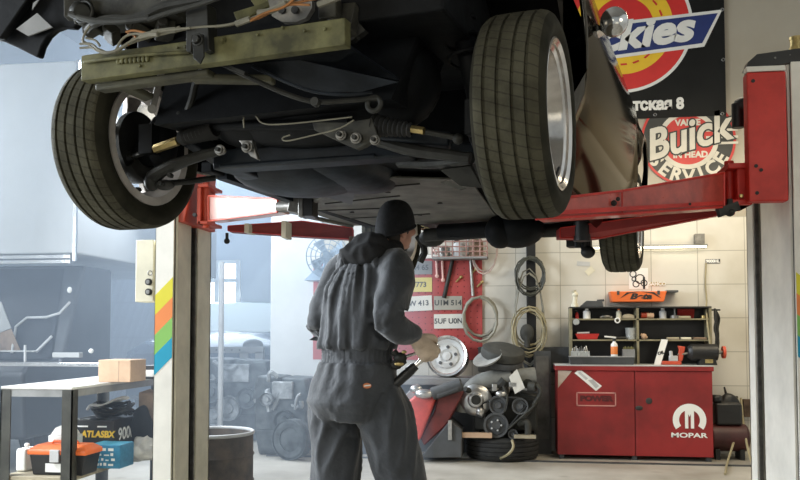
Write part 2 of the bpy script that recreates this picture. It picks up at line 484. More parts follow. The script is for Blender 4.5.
# engine bay mass / inner wings / firewall, floor pan, transmission tunnel
m = CB()
m.bx((-.52,-.30,2.16), (.60,.62,2.50)); m.bx((-.66,.55,1.98), (.78,.72,2.56))
m.bx((.44,-.40,2.32), (.56,.6,2.5))
link('engine_bay', m, M_under, car, smooth=False, bev=.01)
M_liner = mat('liner_black', (.004,.004,.004), .9, var=.1, spec=.05)
def liner(sg):                     # wheel arch liner
    m = CB(); pr = []
    for i in range(17):
        t = PI*i/16*(.60 if sg < 0 else .62); pr.append((math.cos(t)*(ARC+.01), math.sin(t)*(ARC+.01)))
    a = [(sg*.50, y, AZ+z) for y, z in pr]; b = [(sg*.845, y, AZ+z) for y, z in pr]
    n = len(a); m.add(a+b, [(i, i+1, i+1+n, i+n) for i in range(n-1)]+[])
    return link('wheel_arch_liner', m, M_liner, car, ang=60)
liner(1); liner(-1)
m = CB(); pr = [(math.cos(PI*i/16)*(ARC+.01), math.sin(PI*i/16)*(ARC+.01)) for i in range(17)]
for sg in (1,-1):
    a = [(sg*.56, WB+y, AZ+z) for y, z in pr]; b = [(sg*.845, WB+y, AZ+z) for y, z in pr]; n = len(a)
    m.add(a+b, [(i, i+1, i+1+n, i+n) for i in range(n-1)]+[tuple(range(n))])
    link('rear_arch_liner', m, M_liner, car, ang=60); m = CB()

m = CB()
m.prism([(-.78,.5,1.92),(.78,.5,1.92),(.78,2.35,1.92),(-.78,2.35,1.92)], (0,0,.08))
m.prism([(-.55,2.35,1.92),(.55,2.35,1.92),(.55,3.55,1.98),(-.55,3.55,1.98)], (0,0,.25))
for u in (-.74, .74): m.beam((u,.45,1.925), (u,2.3,1.90), .06,.05)
m.bx((-.6,.5,1.95), (.6,3.4,2.25))
link('floor_pan', m, M_under, car, smooth=False, bev=.008)
# grey undertray panels with ribs and slots
m = CB(); m.mi = 0
tp = [cz(x, y, 1.885) for x, y in ((292,207),(345,186),(395,178),(470,180),(500,222),(350,226))]
m.prism(tp, (0,0,.01))
for (x0,y0),(x1,y1) in (((325,204),(400,196)),((318,211),(395,208)),((330,192),(420,184)),((345,219),(430,214))):
    m.mi = 1; a, b = cz(x0,y0,1.882), cz(x1,y1,1.882); m.beam(a, b, .012,.006)
for x, y in ((388,192),(352,212),(440,203),(420,215)):
    c = cz(x,y,1.882); m.cyl(c, c+V((0,0,-.006)), .014, n=10)
m.mi = 0
for (x0,y0),(x1,y1) in (((296,209),(346,187)),((300,215),(352,226))):
    a, b = cz(x0,y0,1.88), cz(x1,y1,1.88); m.beam(a, b, .03,.02)
ut = link('undertray', m, [M_under2, M_black], car, bev=.004)
ut['label'] = 'grey ribbed undertray'
# dark triangular bracket below the tray
m = CB(); m.prism([cz(326,197,1.86), cz(356,187,1.86), cz(352,205,1.84)], (0,0,.012)); link('tow_bracket', m, M_black, car)

# front beam, brackets
m = CB()
zb = 2.016
prof = lambda u, h, d: [(u,-.50,zb),(u,-.50,zb+h),(u,-.50+d,zb+h),(u,-.50+d,zb)]
m.loft([prof(-.575,.082,.04), prof(-.56,.084,.04), prof(-.30,.080,.04), prof(.36,.078,.04), prof(.37,.078,.04)])
for x, y, r in ((223,40,.011),(258,35,.005),(305,31,.005),(325,29,.006),(283,28,.005),(186,47,.005),(178,48,.004),(120,62,.008),(140,66,.006)):
    c = cp(x, y, -.502); m.cyl(c, c+V((0,-.006,0)), r, n=12)
c = cp(223,40,-.508); m.cyl(c, c+V((0,-.010,0)), .006, n=8)
a, b = cp(84,62,-.51), cp(190,52,-.51); m.tube([a,(a+b)/2+V((0,0,.006)),b], .006)
for i in range(8):
    c = cp(118+i*4.2, 61-i*.35, -.505); m.ell(c, (.008,.006,.011), nu=8, nv=6)
cb_ = link('cross_beam', m, M_olive, car, bev=.004); cb_['label'] = 'olive painted front cross beam'
m = CB()
m.beam((-.55,-.44,2.004), (-.12,-.43,2.008), .05,.022); m.beam((-.2,-.42,2.004), (.05,-.34,1.995), .05,.022)
a, b = cp(105,78,-.4), cp(150,98,-.25); m.beam(a, b, .06,.02)
link('lower_rail', m, M_olived, car, bev=.006)
m = CB()
M2 = lambda x, y, r=-.53: cp(x, y, r)
m.prism([M2(186,6), M2(207,3), M2(209,50), M2(204,52), M2(203,34), M2(192,36), M2(191,52), M2(186,51)], (0,.05,0))
m.prism([M2(192,36,-.545), M2(203,34,-.545), M2(204,56,-.56), M2(200,64,-.565), M2(193,58,-.56)], (0,.006,0))
c = M2(198,40,-.55); m.cyl(c, c+V((0,-.014,0)), .013, n=6); m.torus(c+V((0,-.002,0)), (0,1,0), .016, .004, 16, 6)
hb = link('hanger_bracket', m, M_dsteel, car, bev=.003)
m = CB()
m.prism([cp(268,0,-.45), cp(312,0,-.45), cp(312,8,-.45), cp(306,18,-.45), cp(296,22,-.45), cp(282,22,-.45), cp(272,16,-.45)], (0,.02,0))
m.mi = 1
for x in (282, 295): c = cp(x,10,-.455); m.cyl(c, c+V((0,-.004,0)), .012, n=14)
link('perforated_plate', m, [M_steel, M_black], car)
m = CB(); m.prism([cp(233,12,-.4), cp(262,3,-.4), cp(276,-4,-.4), cp(276,2,-.4), cp(250,16,-.4), cp(236,20,-.4)], (0,.03,0))
m.prism([cp(250,0,-.38), cp(300,-8,-.38), cp(300,-2,-.38), cp(256,8,-.38)], (0,.02,0))
link('olive_bracket', m, M_olive, car, bev=.003)
M_underol = mat('oily_casting', (.045,.043,.030), .6, var=.4, scale=12, bump=.2)
m = CB()
for x, y, r, q in ((100,10,.07,-.35),(92,26,.045,-.42),(120,4,.06,-.3),(75,8,.05,-.45),(140,30,.05,-.33),(112,34,.04,-.40),(165,30,.05,-.33),(330,8,.05,-.35),(350,22,.06,-.3)):
    R3 = Euler((.4*x,.2*y,.3*x)).to_matrix(); m.box(cp(x,y,q), (r*1.5,r*1.2,r*.9), R3); m.cyl(cp(x,y,q), cp(x,y,q)+R3 @ V((r,r*.3,0)), r*.35, n=10)
m.bx(cp(78,25,-.42), cp(190,-10,-.30)); 
link('radiator_parts', m, M_underol, car, bev=.004, ang=50)
m = CB()
m.ell(cp(82,12,-.48), (.04,.04,.035)); m.cyl(cp(82,12,-.52), cp(82,12,-.47), .025); m.torus(cp(84,12,-.5), (0,1,0), .035, .006)
m.prism([cp(318,20,-.3), cp(345,8,-.3), cp(365,30,-.3), cp(352,40,-.3), cp(330,42,-.3)], (0,.03,0))
link('pump_housing', m, M_dsteel, car)
def hose(nm, pts, r, mt, q=-.5, n=8, lab=None):
    m = CB(); m.tube([cp(p[0], p[1], p[2] if len(p) > 2 else q) for p in pts], r, n, smooth=2)
    o = link(nm, m, mt, car)
    if lab: o['label'] = lab
    return o
hose('radiator_hose', [(88,30,-.44),(92,24),(110,18),(128,20),(146,15),(162,6),(185,2),(215,-4)], .014, M_rubgrey, -.50)
hose('coolant_hose', [(70,14),(90,21),(120,22),(150,18)], .010, M_rubgrey, -.52)
hose('coolant_hose', [(148,20),(170,12),(196,6),(240,-10)], .008, M_rubgrey, -.55)
M_wire = mat('grey_wire', (.26,.245,.19), .55, var=.2); M_wirep = mat('pale_wire', (.22,.205,.15), .5, var=.15)
def bundle(nm, strands, mt, r=.0032):
    m = CB()
    for q, pts in enumerate(strands):
        m.tube([cp(x, y, -.54+.01*(q % 3)) for x, y in pts], r, 6, smooth=2)
    return link(nm, m, mt, car)
bundle('wiring_loom', [[(80,44),(92,43),(98,50),(108,53),(118,50),(132,40),(150,34),(168,30),(190,28)], [(82,40),(90,46),(102,54),(116,52),(128,44),(146,38),(172,32),(196,27),(225,26),(245,20)],
    [(80,48),(95,47),(112,55),(126,46),(138,34),(158,34),(180,27)], [(90,26),(84,34),(82,44),(92,44)], [(86,38),(96,40),(100,46)], [(215,27),(232,25),(250,19),(262,14),(272,10)],[(115,52),(122,38),(133,33),(150,35)]], M_wirep, .0038)
bundle('orange_wires', [[(126,32),(134,30),(146,33),(156,35)], [(128,33),(138,37),(128,45)], [(248,20),(262,14),(280,6),(300,2),(330,-4)], [(250,21),(266,12),(284,8),(296,-3)], [(245,22),(260,18),(276,9),(290,4),(310,5)]], M_copper, .0036)
bundle('loom_sleeve', [[(140,37),(150,34),(158,34)], [(152,33),(165,31),(176,30)], [(280,4),(300,-4)], [(236,24),(250,19)], [(258,13),(272,11),(286,3)], [(318,5),(345,-5)]], M_wire, .009)

# grey-blue splash panels behind the beam
m = CB()
m.prism([cp(250,63,-.36), cp(300,60,-.36), cp(352,72,-.30), cp(398,82,-.25), cp(360,92,-.25), cp(312,92,-.28)], (0,.012,.004))
a = [cp(252,66,-.37), cp(290,84,-.36), cp(316,93,-.34), cp(345,95,-.32), cp(372,93,-.28)]
m.tube(a, .006, smooth=2)
m.prism([cp(215,62,-.33), cp(345,44,-.33), cp(362,56,-.2), cp(398,80,-.2), cp(330,68,-.25)], (0,.02,.01))
link('splash_panel', m, M_subf, car)
m = CB(); m.tube([cp(222,64,-.42), cp(250,78,-.40), cp(285,94,-.36), cp(314,103,-.34), cp(345,101,-.3), cp(378,98,-.28)], .008, smooth=2)
c = cp(317,103,-.35); m.cyl(c, c+V((0,-.02,0)), .014); m.torus(cp(374,104,-.28), (0,1,0), .022, .008)
link('support_rod', m, M_dsteel, car)
m = CB(); m.beam(cp(220,63,-.45), cp(253,56,-.45), .02,.014); m.beam(cp(226,66,-.44), cp(246,74,-.44), .02,.01); link('stay', m, M_dsteel, car)
# dark splash shield bulk behind (blue-black)
m = CB()
m.prism([(-.50,-.22,1.93), (.40,-.22,1.93), (.46,-.1,2.2), (-.52,-.1,2.2)], (0,.30,.02))
m.ell((.05,.02,1.98), (.42,.16,.12)); m.ell((-.25,.05,2.02), (.2,.2,.14)); m.ell((.33,.0,2.05), (.16,.14,.16))
link('engine_sump', m, M_under, car, ang=50)

# subframe, bushings, steering rack, arms
m = CB()
m.beam((-.44,.10,1.855), (.36,.10,1.845), .10,.075); m.beam((-.40,.04,1.825), (.24,.04,1.815), .02,.018)
m.beam((-.42,.1,1.86), (-.5,.45,1.88), .08,.06); m.beam((.36,.1,1.85), (.5,.45,1.88), .09,.06)
m.beam((-.44,.12,1.87), (-.5,-.02,1.93), .06,.06)
m.beam((.15,-.04,1.90), (.52,.02,1.84), .06,.05)
link('subframe', m, M_subf, car, bev=.012, seg=3)
m = CB()      # steering rack with ribbed boots
m.cyl(cp(215,126,-.12), cp(380,124,-.12), .017); m.cyl(cp(318,124,-.12), cp(350,123,-.12), .024)
rk = link('steering_rack', m, M_under, car)
def boot(p0, p1, r0, r1, nr=9):
    m = CB(); p0, p1 = V(p0), V(p1); pr = []; L = (p1-p0).length
    for i in range(nr*2+1):
        t = i/(nr*2); pr.append(((r0+(r1-r0)*t)*(1.0 if i % 2 else .72), L*t))
    return link('rack_boot', m.lathe(pr, p0, p1-p0, 20), M_blackr, car, None, True, 80)
boot(cp(215,128,-.12), cp(180,139,-.10), .042, .026); boot(cp(372,125,-.12), cp(412,130,-.12), .040, .024)
m = CB()
m.cyl(cp(182,139,-.10), cp(128,158,-.06), .011); m.mi = 1; m.cyl(cp(178,141,-.10), cp(155,149,-.09), .017, n=6); m.mi = 0
m.cyl(cp(134,156,-.06), cp(122,160,-.06), .022); m.ell(cp(128,158,-.06), .026)
link('tie_rod', m, [M_dsteel, M_brass], car)
m = CB()
m.cyl(cp(410,129,-.12), cp(458,138,-.08), .009); m.mi = 1; m.cyl(cp(411,129,-.125), cp(424,131,-.125), .013, n=6); m.mi = 0; m.ell(cp(458,139,-.08), .018)
link('tie_rod', m, [M_dsteel, M_brass], car)
def arm_bush(x, y, r, rad, n=None):
    m = CB(); c = cp(x, y, r); m.torus(c, (0.25,-1,0), rad*.82, rad*.22, 18, 8); m.cyl(c+V((0,.02,0)), c+V((0,-.008,0)), rad*.70, n=16)
    m.mi = 1; m.cyl(c+V((0,-.006,0)), c+V((0,-.022,0)), rad*.42, n=6)
    return link('bushing', m, [M_steel, M_dsteel], car)
for x, y, q in ((247,147,.021),(220,150,.020),(341,135,.019),(356,138,.020),(375,140,.018)): arm_bush(x, y, -.17, q*.93)
m = CB()
m.prism([cp(x,y,-.155) for x,y in ((312,122),(345,122),(372,118),(378,136),(364,146),(356,149),(344,144),(314,130))], (0,.03,0))
link('mount_plate', m, M_underol, car, bev=.003)
m = CB(); m.prism([cp(x,y,-.155) for x,y in ((238,140),(252,140),(258,160),(250,156))], (0,.02,0)); link('mount_plate', m, M_steel, car, bev=.003)
m = CB()      # front left lower arm
m.tube([cp(222,150,-.02), cp(196,157,-.05), cp(166,168,-.05), cp(152,178,-.03)], [.018,.020,.024,.028], 10, smooth=1)
m.tube([cp(215,178,.2), cp(185,182,.10), cp(155,184,-.0)], .012, 10, smooth=1)
m.ell(cp(152,182,-.03), (.03,.03,.035)); m.ell(cp(165,185,-.02), (.04,.03,.02))
for x, y in ((163,184),(172,176),(140,190)): c = cp(x,y,-.05); m.cyl(c, c+V((0,-.02,0)), .009, n=6)
link('control_arm', m, M_dsteel, car)
m = CB()
m.tube([cp(378,141,.0), cp(410,150,-.0), cp(440,154,-.02), cp(470,158,-.02)], [.02,.022,.02,.018], 10, smooth=1)
m.tube([cp(470,158,0), cp(440,163,.1), cp(400,162,.2)], .022, 10, smooth=1)
m.prism([cp(440,170,.05), cp(470,166,.05), cp(482,188,.1), cp(460,186,.1)], (0,.02,.01))
link('control_arm', m, M_dsteel, car)
m = CB()
m.prism([cp(440,182,.02), cp(446,180,.02), cp(466,188,.02), cp(460,190,.02)], (0,.01,0))
link('heat_clip', m, M_underol, car)
m = CB()
m.tube([cp(244,128,-.19), cp(243,116,-.19), cp(250,110,-.19), cp(256,116,-.19), cp(262,125,-.19), cp(290,124,-.19), cp(335,119,-.19), cp(352,117,-.19)], .0026, 6, smooth=2)
m.tube([cp(290,135,-.19), cp(281,138,-.19), cp(285,142,-.19), cp(310,136,-.19), cp(340,129,-.19), cp(354,120,-.19)], .0026, 6, smooth=2)
link('brake_line', m, M_wirep, car)
m = CB()
m.beam(cp(162,70,-.25), cp(152,110,-.22), .022,.008); m.cyl(cp(152,109,-.23), cp(152,109,-.20), .016)
link('sway_bar_link', m, M_steel, car)
m = CB(); m.tube([cp(205,66,-.25), cp(196,80,-.22), cp(192,100,-.2), cp(186,114,-.18), cp(178,118,-.16)], .013, 8, smooth=2); m.ell(cp(182,117,-.18), .026)
link('sway_bar', m, M_dsteel, car)
# strut / spring and hub at each front wheel, dark
for sg, zc in ((-1, ZL), (1, ZR)):
    m = CB(); x = sg*(TR-.15)
    m.cyl((x,0,zc+.02), (sg*.50,.03,2.5), .038); m.cyl((x,0,zc-.03), (x+sg*.09,0,zc-.03), .055)
    for k in range(6*14):
        pass
    m.tube([(x+(sg*.50-x)*(.35+.6*k/60)+.06*math.cos(k*.62), .03*(k/60)+.06*math.sin(k*.62), zc+.18+.36*k/60) for k in range(61)], .007, 6)
    m.ell((x,0,zc), (.05,.075,.11)); m.bx((x-.03,-.10,zc-.06), (x+.03,.10,zc+.05))
    link('suspension_strut', m, M_under, car)
# gearbox / oil pan belly and tunnel, exhaust, rear axle parts
m = CB()
m.ell(cz(300,176,1.90), (.28,.34,.085), None, 24, 12); m.ell(cz(350,172,1.92), (.2,.4,.08))
m.beam(cz(222,176,1.90), cz(292,200,1.89), .05,.03); m.beam(cz(262,178,1.875), cz(300,192,1.87), .02,.02)
link('oil_pan', m, M_subf, car)
m = CB()
m.prism([cp(292,173,.75), cp(345,166,.7), cp(330,176,.75), cp(300,178,.75)], (0,.02,0)); link('sump_guard', m, M_dsteel, car)
m = CB()
a, b = cp(425,234,2.35), cp(640,222,2.45)
m.tube([cp(425,235,2.35), cp(470,233,2.35), cp(500,230,2.4), cp(560,231,2.4), cp(605,226,2.4)], .042, 12, smooth=1)
link('exhaust_pipe', m, M_dsteel, car)
m = CB()
m.ell(cp(517,229,2.25), (.165,.15,.115), None, 24, 14); m.cyl(cp(440,232,2.3), cp(500,229,2.25), .05)
m.ell(cp(500,232,2.2), (.09,.12,.10)); m.bx(cp(468,236,2.3)+V((-.1,-.05,-.01)), cp(468,236,2.3)+V((.1,.05,.02)))
link('differential', m, M_under, car)
m = CB()
m.bx(cp(566,247,2.6), cp(592,222,2.7)); m.cyl(cp(584,250,2.6), cp(588,225,2.6), .022); m.ell(cp(588,252,2.6), (.045,.04,.04)); m.cyl(cp(578,236,2.55), cp(578,248,2.55), .02)
m.beam(cp(540,230,2.6), cp(640,215,2.6), .08,.05)
link('rear_damper', m, M_black, car, bev=.006)
# things hanging by the rear left wheel
m = CB()
m.tube([cp(418,236,2.6), cp(426,250,2.6), cp(420,262,2.6)], .025, 8, smooth=1); m.ell(cp(432,238,2.55), (.09,.07,.06)); m.cyl(cp(424,244,2.55), cp(444,228,2.55), .03)
link('rear_hub_carrier', m, M_dsteel, car)

# front left wing end: dark hooked lower corner ahead of the wheel arch, bare bracket inside
m = CB()
q = -.36
pts = [(-14,-10),(-14,38),(0,40),(16,47),(36,57),(38,56),(41,46),(47,36),(54,30),(62,27),(73,28),(80,20),(76,4),(60,-10)]
m.prism([cp(x,y,q) for x,y in pts], (0,.03,.0))
m.prism([cp(-30,-30,q-.05), cp(-30,36,q-.05), cp(0,38,q-.05), cp(30,-5,q-.05), cp(40,-30,q-.05)], (0,.03,0))
link('wing_corner', m, M_under, car, bev=.006)
m = CB()
m.prism([cp(16,29,q-.03), cp(37,13,q-.05), cp(52,27,q-.03), cp(28,36,q-.02)], (0,.006,0)); m.prism([cp(33,3,q-.05), cp(40,-2,q-.05), cp(32,10,q-.05)], (0,.004,0))
link('wing_bracket', m, M_grey, car)

# wheels: one mesh of each part, shared by all four
def tyre_mat():
    m = mat('tyre_rubber', (.074,.069,.046), .85, spec=.2, var=.25, scale=9, bump=0)
    nt = m.node_tree; n = nt.nodes; l = nt.links; b = n['Principled BSDF']
    tc = n.new('ShaderNodeTexCoord'); s = n.new('ShaderNodeSeparateXYZ'); l.new(tc.outputs['Object'], s.inputs[0])
    at = n.new('ShaderNodeMath'); at.operation = 'ARCTAN2'; l.new(s.outputs[1], at.inputs[0]); l.new(s.outputs[2], at.inputs[1])
    ax = n.new('ShaderNodeMath'); ax.operation = 'MULTIPLY_ADD'; ax.inputs[1].default_value = 60.; l.new(s.outputs[0], ax.inputs[0]); 
    sh = n.new('ShaderNodeMath'); sh.operation = 'MULTIPLY'; sh.inputs[1].default_value = 58.; l.new(at.outputs[0], sh.inputs[0])
    l.new(sh.outputs[0], ax.inputs[2])
    si = n.new('ShaderNodeMath'); si.operation = 'SINE'; l.new(ax.outputs[0], si.inputs[0])
    gr = n.new('ShaderNodeMath'); gr.operation = 'GREATER_THAN'; gr.inputs[1].default_value = .93; l.new(si.outputs[0], gr.inputs[0])
    no = n.new('ShaderNodeTexNoise'); no.inputs['Scale'].default_value = 60; l.new(tc.outputs['Object'], no.inputs[0])
    ad = n.new('ShaderNodeMath'); ad.operation = 'SUBTRACT'; l.new(no.outputs['Fac'], ad.inputs[0]); l.new(gr.outputs[0], ad.inputs[1])
    # no sipes on the sidewalls
    y2 = n.new('ShaderNodeVectorMath'); y2.operation = 'MULTIPLY'; y2.inputs[1].default_value = (0,1,1); l.new(tc.outputs['Object'], y2.inputs[0])
    ln = n.new('ShaderNodeVectorMath'); ln.operation = 'LENGTH'; l.new(y2.outputs[0], ln.inputs[0])
    g2 = n.new('ShaderNodeMath'); g2.operation = 'GREATER_THAN'; g2.inputs[1].default_value = .312; l.new(ln.outputs['Value'], g2.inputs[0])
    st = n.new('ShaderNodeMath'); st.operation = 'MULTIPLY'; st.inputs[1].default_value = .55; l.new(g2.outputs[0], st.inputs[0])
    bp = n.new('ShaderNodeBump'); bp.inputs['Distance'].default_value = .006; l.new(st.outputs[0], bp.inputs['Strength']); l.new(ad.outputs[0], bp.inputs['Height']); l.new(bp.outputs[0], b.inputs['Normal'])
    # paler dusty tread, darker sidewall
    mx = n.new('ShaderNodeMix'); mx.data_type = 'RGBA'; mx.blend_type = 'MULTIPLY'; mx.inputs[0].default_value = 1
    cr = n.new('ShaderNodeMix'); cr.data_type = 'RGBA'; l.new(g2.outputs[0], cr.inputs[0]); cr.inputs[6].default_value = (.38,.38,.36,1); cr.inputs[7].default_value = (1,1,1,1)
    src = b.inputs['Base Color'].links[0].from_socket
    l.new(src, mx.inputs[6]); l.new(cr.outputs[2], mx.inputs[7])
    gm = n.new('ShaderNodeMath'); gm.operation = 'MULTIPLY'; l.new(gr.outputs[0], gm.inputs[0]); l.new(g2.outputs[0], gm.inputs[1])
    dk = n.new('ShaderNodeMix'); dk.data_type = 'RGBA'; dk.blend_type = 'MULTIPLY'; dk.inputs[7].default_value = (.62,.62,.62,1)
    l.new(gm.outputs[0], dk.inputs[0]); l.new(mx.outputs[2], dk.inputs[6]); l.new(dk.outputs[2], b.inputs['Base Color'])
    return m
M_tyre = tyre_mat()
def tyre_mb(R=WR, w=WW, ri=.228, grooves=(-.062,-.022,.022,.062), gw=.009, gd=.009):
    m = MB(); h = w/2
    pr = [(ri,-h*.80),(ri+.012,-h*.86),(ri+.03,-h*.98),(ri+.055,-h),(R-.035,-h*.97),(R-.016,-h*.88),(R-.006,-h*.76)]
    xs = -h*.68
    for g in grooves:
        pr += [(R-.002*abs(g/h), g-gw/2-.001),(R-gd, g-gw/2+.001),(R-gd, g+gw/2-.001),(R-.002*abs(g/h), g+gw/2+.001)]
    pr += [(R-.006,h*.76),(R-.016,h*.88),(R-.035,h*.97),(ri+.055,h),(ri+.03,h*.98),(ri+.012,h*.86),(ri,h*.80)]
    return m.lathe(pr, (0,0,0), (1,0,0), 72, closed=True)
def rim_mb(ns=5):
    m = MB()
    # barrel (open tube), lips; outer face at +x
    m.mi = 1; m.lathe([(.205,-.098),(.236,-.102),(.238,-.094),(.222,-.088),(.205,-.06),(.19,-.03),(.183,-.03),(.196,-.06)], (0,0,0), (1,0,0), 56, closed=True)
    m.mi = 0; m.lathe([(.19,-.03),(.19,0),(.197,.04),(.212,.085),(.224,.092),(.240,.096),(.240,.104),(.234,.107),(.224,.101),(.219,.098),(.2185,.090),(.206,.082),(.2045,.072),(.190,.04),(.183,-.03)], (0,0,0), (1,0,0), 56, closed=True)
    return m
def spokes_mb(ns=5):
    m = MB()
    for k in range(ns):
        t = 2*PI*k/ns+.3; c, s = math.cos(t), math.sin(t); d = V((0,c,s)); q = V((0,-s,c)); X = V((1,0,0))
        rings = []
        for rr, hw, x0, x1 in ((.03,.034,.005,.04),(.09,.026,-.002,.030),(.15,.030,-.012,.018),(.195,.050,-.025,.010)):
            rings.append([d*rr-q*hw+X*x0, d*rr+q*hw+X*x0, d*rr+q*hw*.7+X*x1, d*rr-q*hw*.7+X*x1])
        m.loft(rings)
    m.cyl((.0,0,0), (.044,0,0), .062, .052, 24); m.cyl((.04,0,0), (.055,0,0), .030, .026, 20)
    for k in range(5):
        t = 2*PI*k/5+.9; m.cyl((.02,.043*math.cos(t),.043*math.sin(t)), (.052,.043*math.cos(t),.043*math.sin(t)), .008, n=6)
    return m
def disc_mb():
    m = MB(); m.cyl((-.05,0,0), (-.025,0,0), .128, n=40); m.cyl((-.04,0,0), (.03,0,0), .07, n=24)
    m.lathe([(.09,-.085),(.142,-.085),(.148,-.07),(.148,-.005),(.14,.01),(.09,.01)], (0,0,0), (1,0,0), 10, PI*1.25, PI*1.75, closed=True)
    return m
M_rim = mat('machined_alloy', (.74,.70,.66), .16, 1., var=.14, scale=14, bump=.03)
M_rimin = mat('dusty_alloy', (.60,.55,.50), .38, .5, var=.25, scale=10)
MT = link('tyre', tyre_mb(), M_tyre, None, (0,0,0)); MR = link('rim', rim_mb(), [M_rim, mat('pale_barrel', (.70,.64,.58), .35, .2, var=.15)], None, (0,0,0)); MS = link('spokes', spokes_mb(), M_rimin, None, (0,0,0), bev=.004); MD = link('brake_disc', disc_mb(), M_dsteel, None, (0,0,0))
protos = (MT, MR, MS, MD)
vm = MB(); vm.cyl((.085,.0,-.205), (.098,.012,-.165), .004, n=8)
MV = link('tyre_valve', vm, M_black, None, (0,0,0))
first = True
def wheel(u, r, z, flip, steer=0.):
    global first
    w = D.objects.new('wheel', None); COL.objects.link(w); w.parent = car
    loc = CM @ V((u,r,z)) - CO
    w.location = loc
    ang = math.atan2(CU.y, CU.x)+steer+(PI if flip else 0)
    w.rotation_euler = (0,0,ang)
    for p in protos+(MV,):
        c = p if first else p.copy()
        if not first: COL.objects.link(c)
        c.parent = w
    first = False
    return w
wheel(TR, 0, ZR, False, R_(.5)); wheel(-TR, 0, ZL, True, R_(.5)); wheel(TR, WB, ZREAR, False); wheel(-TR, WB, ZREAR, True)
# ------------------------------------------------------------------ two-post lift
M_pink = mat('pale_pink_glare_paint', (.74,.42,.36), .32, var=.16, scale=7, bump=.05, coat=.3)  # pink stands in for window glare on the red arm; plain paint on spanners
M_slot = mat('shade_and_grease_black', (.03,.028,.025), .6, var=.3)  # near-black: shade in slots and holes, also grease spots and dark fittings
def stripes(m, x0, x1, y, z0, dz, sl, mir):
    for k in range(4):
        m.mi = k
        za = z0-k*dz
        a = [(x0,y,za-sl),(x1,y,za),(x1,y,za-dz),(x0,y,za-sl-dz)]
        m.prism(a, (0,-.0015,0))
def post(nm_side, xo, xi, y0, dep, htop, label, f0=.40, f1=.60):
    s = 1 if xi > xo else -1      # +1: opens towards +x
    t = thing('lift_post', label, 'car lift', ((xo+xi)/2, y0+dep/2, 0))
    m = MB()
    m.bx((xo,y0,0), (xi-s*.014,y0+.014,htop)); m.bx((xo,y0,0), (xo+s*.014,y0+dep,htop)); m.bx((xo,y0+dep-.014,0), (xi,y0+dep,htop))
    m.bx((xi-s*.014,y0+.024,0), (xi,y0+dep*f0,htop)); m.bx((xi-s*.014,y0+dep*f1,0), (xi,y0+dep,htop))
    m.mi = 1; m.bx((xo+s*.015,y0+dep*.3,0), (xi-s*.05,y0+dep*.7,htop)); m.bx((xi-s*.03,y0+.013,0), (xi-s*.013,y0+.03,htop)); m.mi = 0  # dark core and strip stand in for shade in the opening and gap
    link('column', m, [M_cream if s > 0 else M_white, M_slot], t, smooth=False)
    m = MB(); m.bx((xi-s*.03,y0+dep*f1-.02,0), (xi-s*.008,y0+dep*f1,htop)); m.bx((xi-s*.03,y0+dep*f0,0), (xi-s*.008,y0+dep*f0+.012,htop))
    link('guide_rail', m, M_steel, t, smooth=False)
    m = MB(); m.bx((xo-s*.14,y0-.12,0), (xi+s*.1,y0+dep+.1,.02)); link('base_plate', m, M_cream, t, smooth=False)
    m = MB(); m.bx((xo+s*.004,y0-.0015,0), (xi-s*.015,y0,htop)); link('front_face', m, M_white, t, smooth=False)
    return t, s
# left post
ZLP = 4.8
q0, q1 = P(153,330,ZLP), P(175,330,ZLP)
xo, xi, y0 = q0.x, q1.x, q1.y
LP, s = post('left', xo, xi, y0, .56, P(180,80,ZLP).z, 'cream lift post with red carriage and push-button box, beside the steel table')
zc0, zc1 = P(185,222.5,ZLP+.05).z, P(185,120,ZLP+.05).z
m = MB(); stripes(m, xo+.004, xi-.016, y0-.002, PY(172,277,y0).z, PY(172,279,y0).z-PY(172,299,y0).z, .105, False)
st = link('stripe_decal', m, [M_lime, M_orprint, M_green, M_teal], LP, smooth=False); st['label'] = 'yellow, orange, green and blue diagonal stripes'
m = MB()
m.bx((xi-.03,y0+.03,zc0), (xi+.035,y0+.54,zc1)); m.prism([(xi-.03,y0+.03,zc0),(xi+.035,y0+.03,zc0),(xi+.06,y0+.03,zc0+.12),(xi+.06,y0+.03,zc1),(xi-.03,y0+.03,zc1)], (0,.03,0))
link('carriage', m, M_redo, LP, smooth=False, bev=.006)
m = MB()
b0, b1 = P(203,224,4.85), P(203,187,4.85)
m.bx((b0.x-.035,b0.y-.0,b0.z), (b0.x+.03,b0.y+.24,b0.z+.02)); m.bx((b0.x-.035,b0.y,b1.z), (b0.x+.03,b0.y+.24,b1.z+.02)); m.bx((b0.x-.04,b0.y,b0.z), (b0.x-.015,b0.y+.24,b1.z))
m.cyl(b0+V((0,.05,-.02)), b1+V((0,.05,.05)), .022, n=14)
link('arm_pivot', m, M_redo, LP, bev=.004)
m = MB(); c = PY(195,215,y0+.03); m.cyl(c+V((0,.01,0)), c+V((0,-.012,0)), .012, n=6); link('bolt', m, M_slot, LP)
def plate_arm(root, pts, w, mats, nm='swing_arm', edge=.012, lab=None):
    # pts: near-face outline (top-left, top-right, bottom-right, bottom-left) in the room
    m = MB(); m.prism(pts, w)
    m.mi = 1
    n = len(pts)
    for i in range(n):
        a, b = V(pts[i]), V(pts[(i+1) % n]); m.beam(a+V(w)*-.03, b+V(w)*-.03, edge, edge)
    o = link(nm, m, mats, root, smooth=False, bev=.003)
    if lab: o['label'] = lab
    return o
wv = W(.05,.10,0)
plate_arm(LP, [P(209,196,4.84), P(278,199,4.35), P(278,212,4.35), P(209,221,4.84)], wv, [M_pink, M_redo], lab='front arm with pink window glare coloured on its face')
m = MB(); m.mi = 0
m.cyl(P(278,207,4.36), P(299,206,4.30), .030, n=14); m.beam(P(290,204,4.3), P(300,206,4.3), .10,.09)
m.mi = 1; m.bx(P(308,207,4.28)+V((-.035,-.06,-.055)), P(308,207,4.28)+V((.04,.06,.05)))
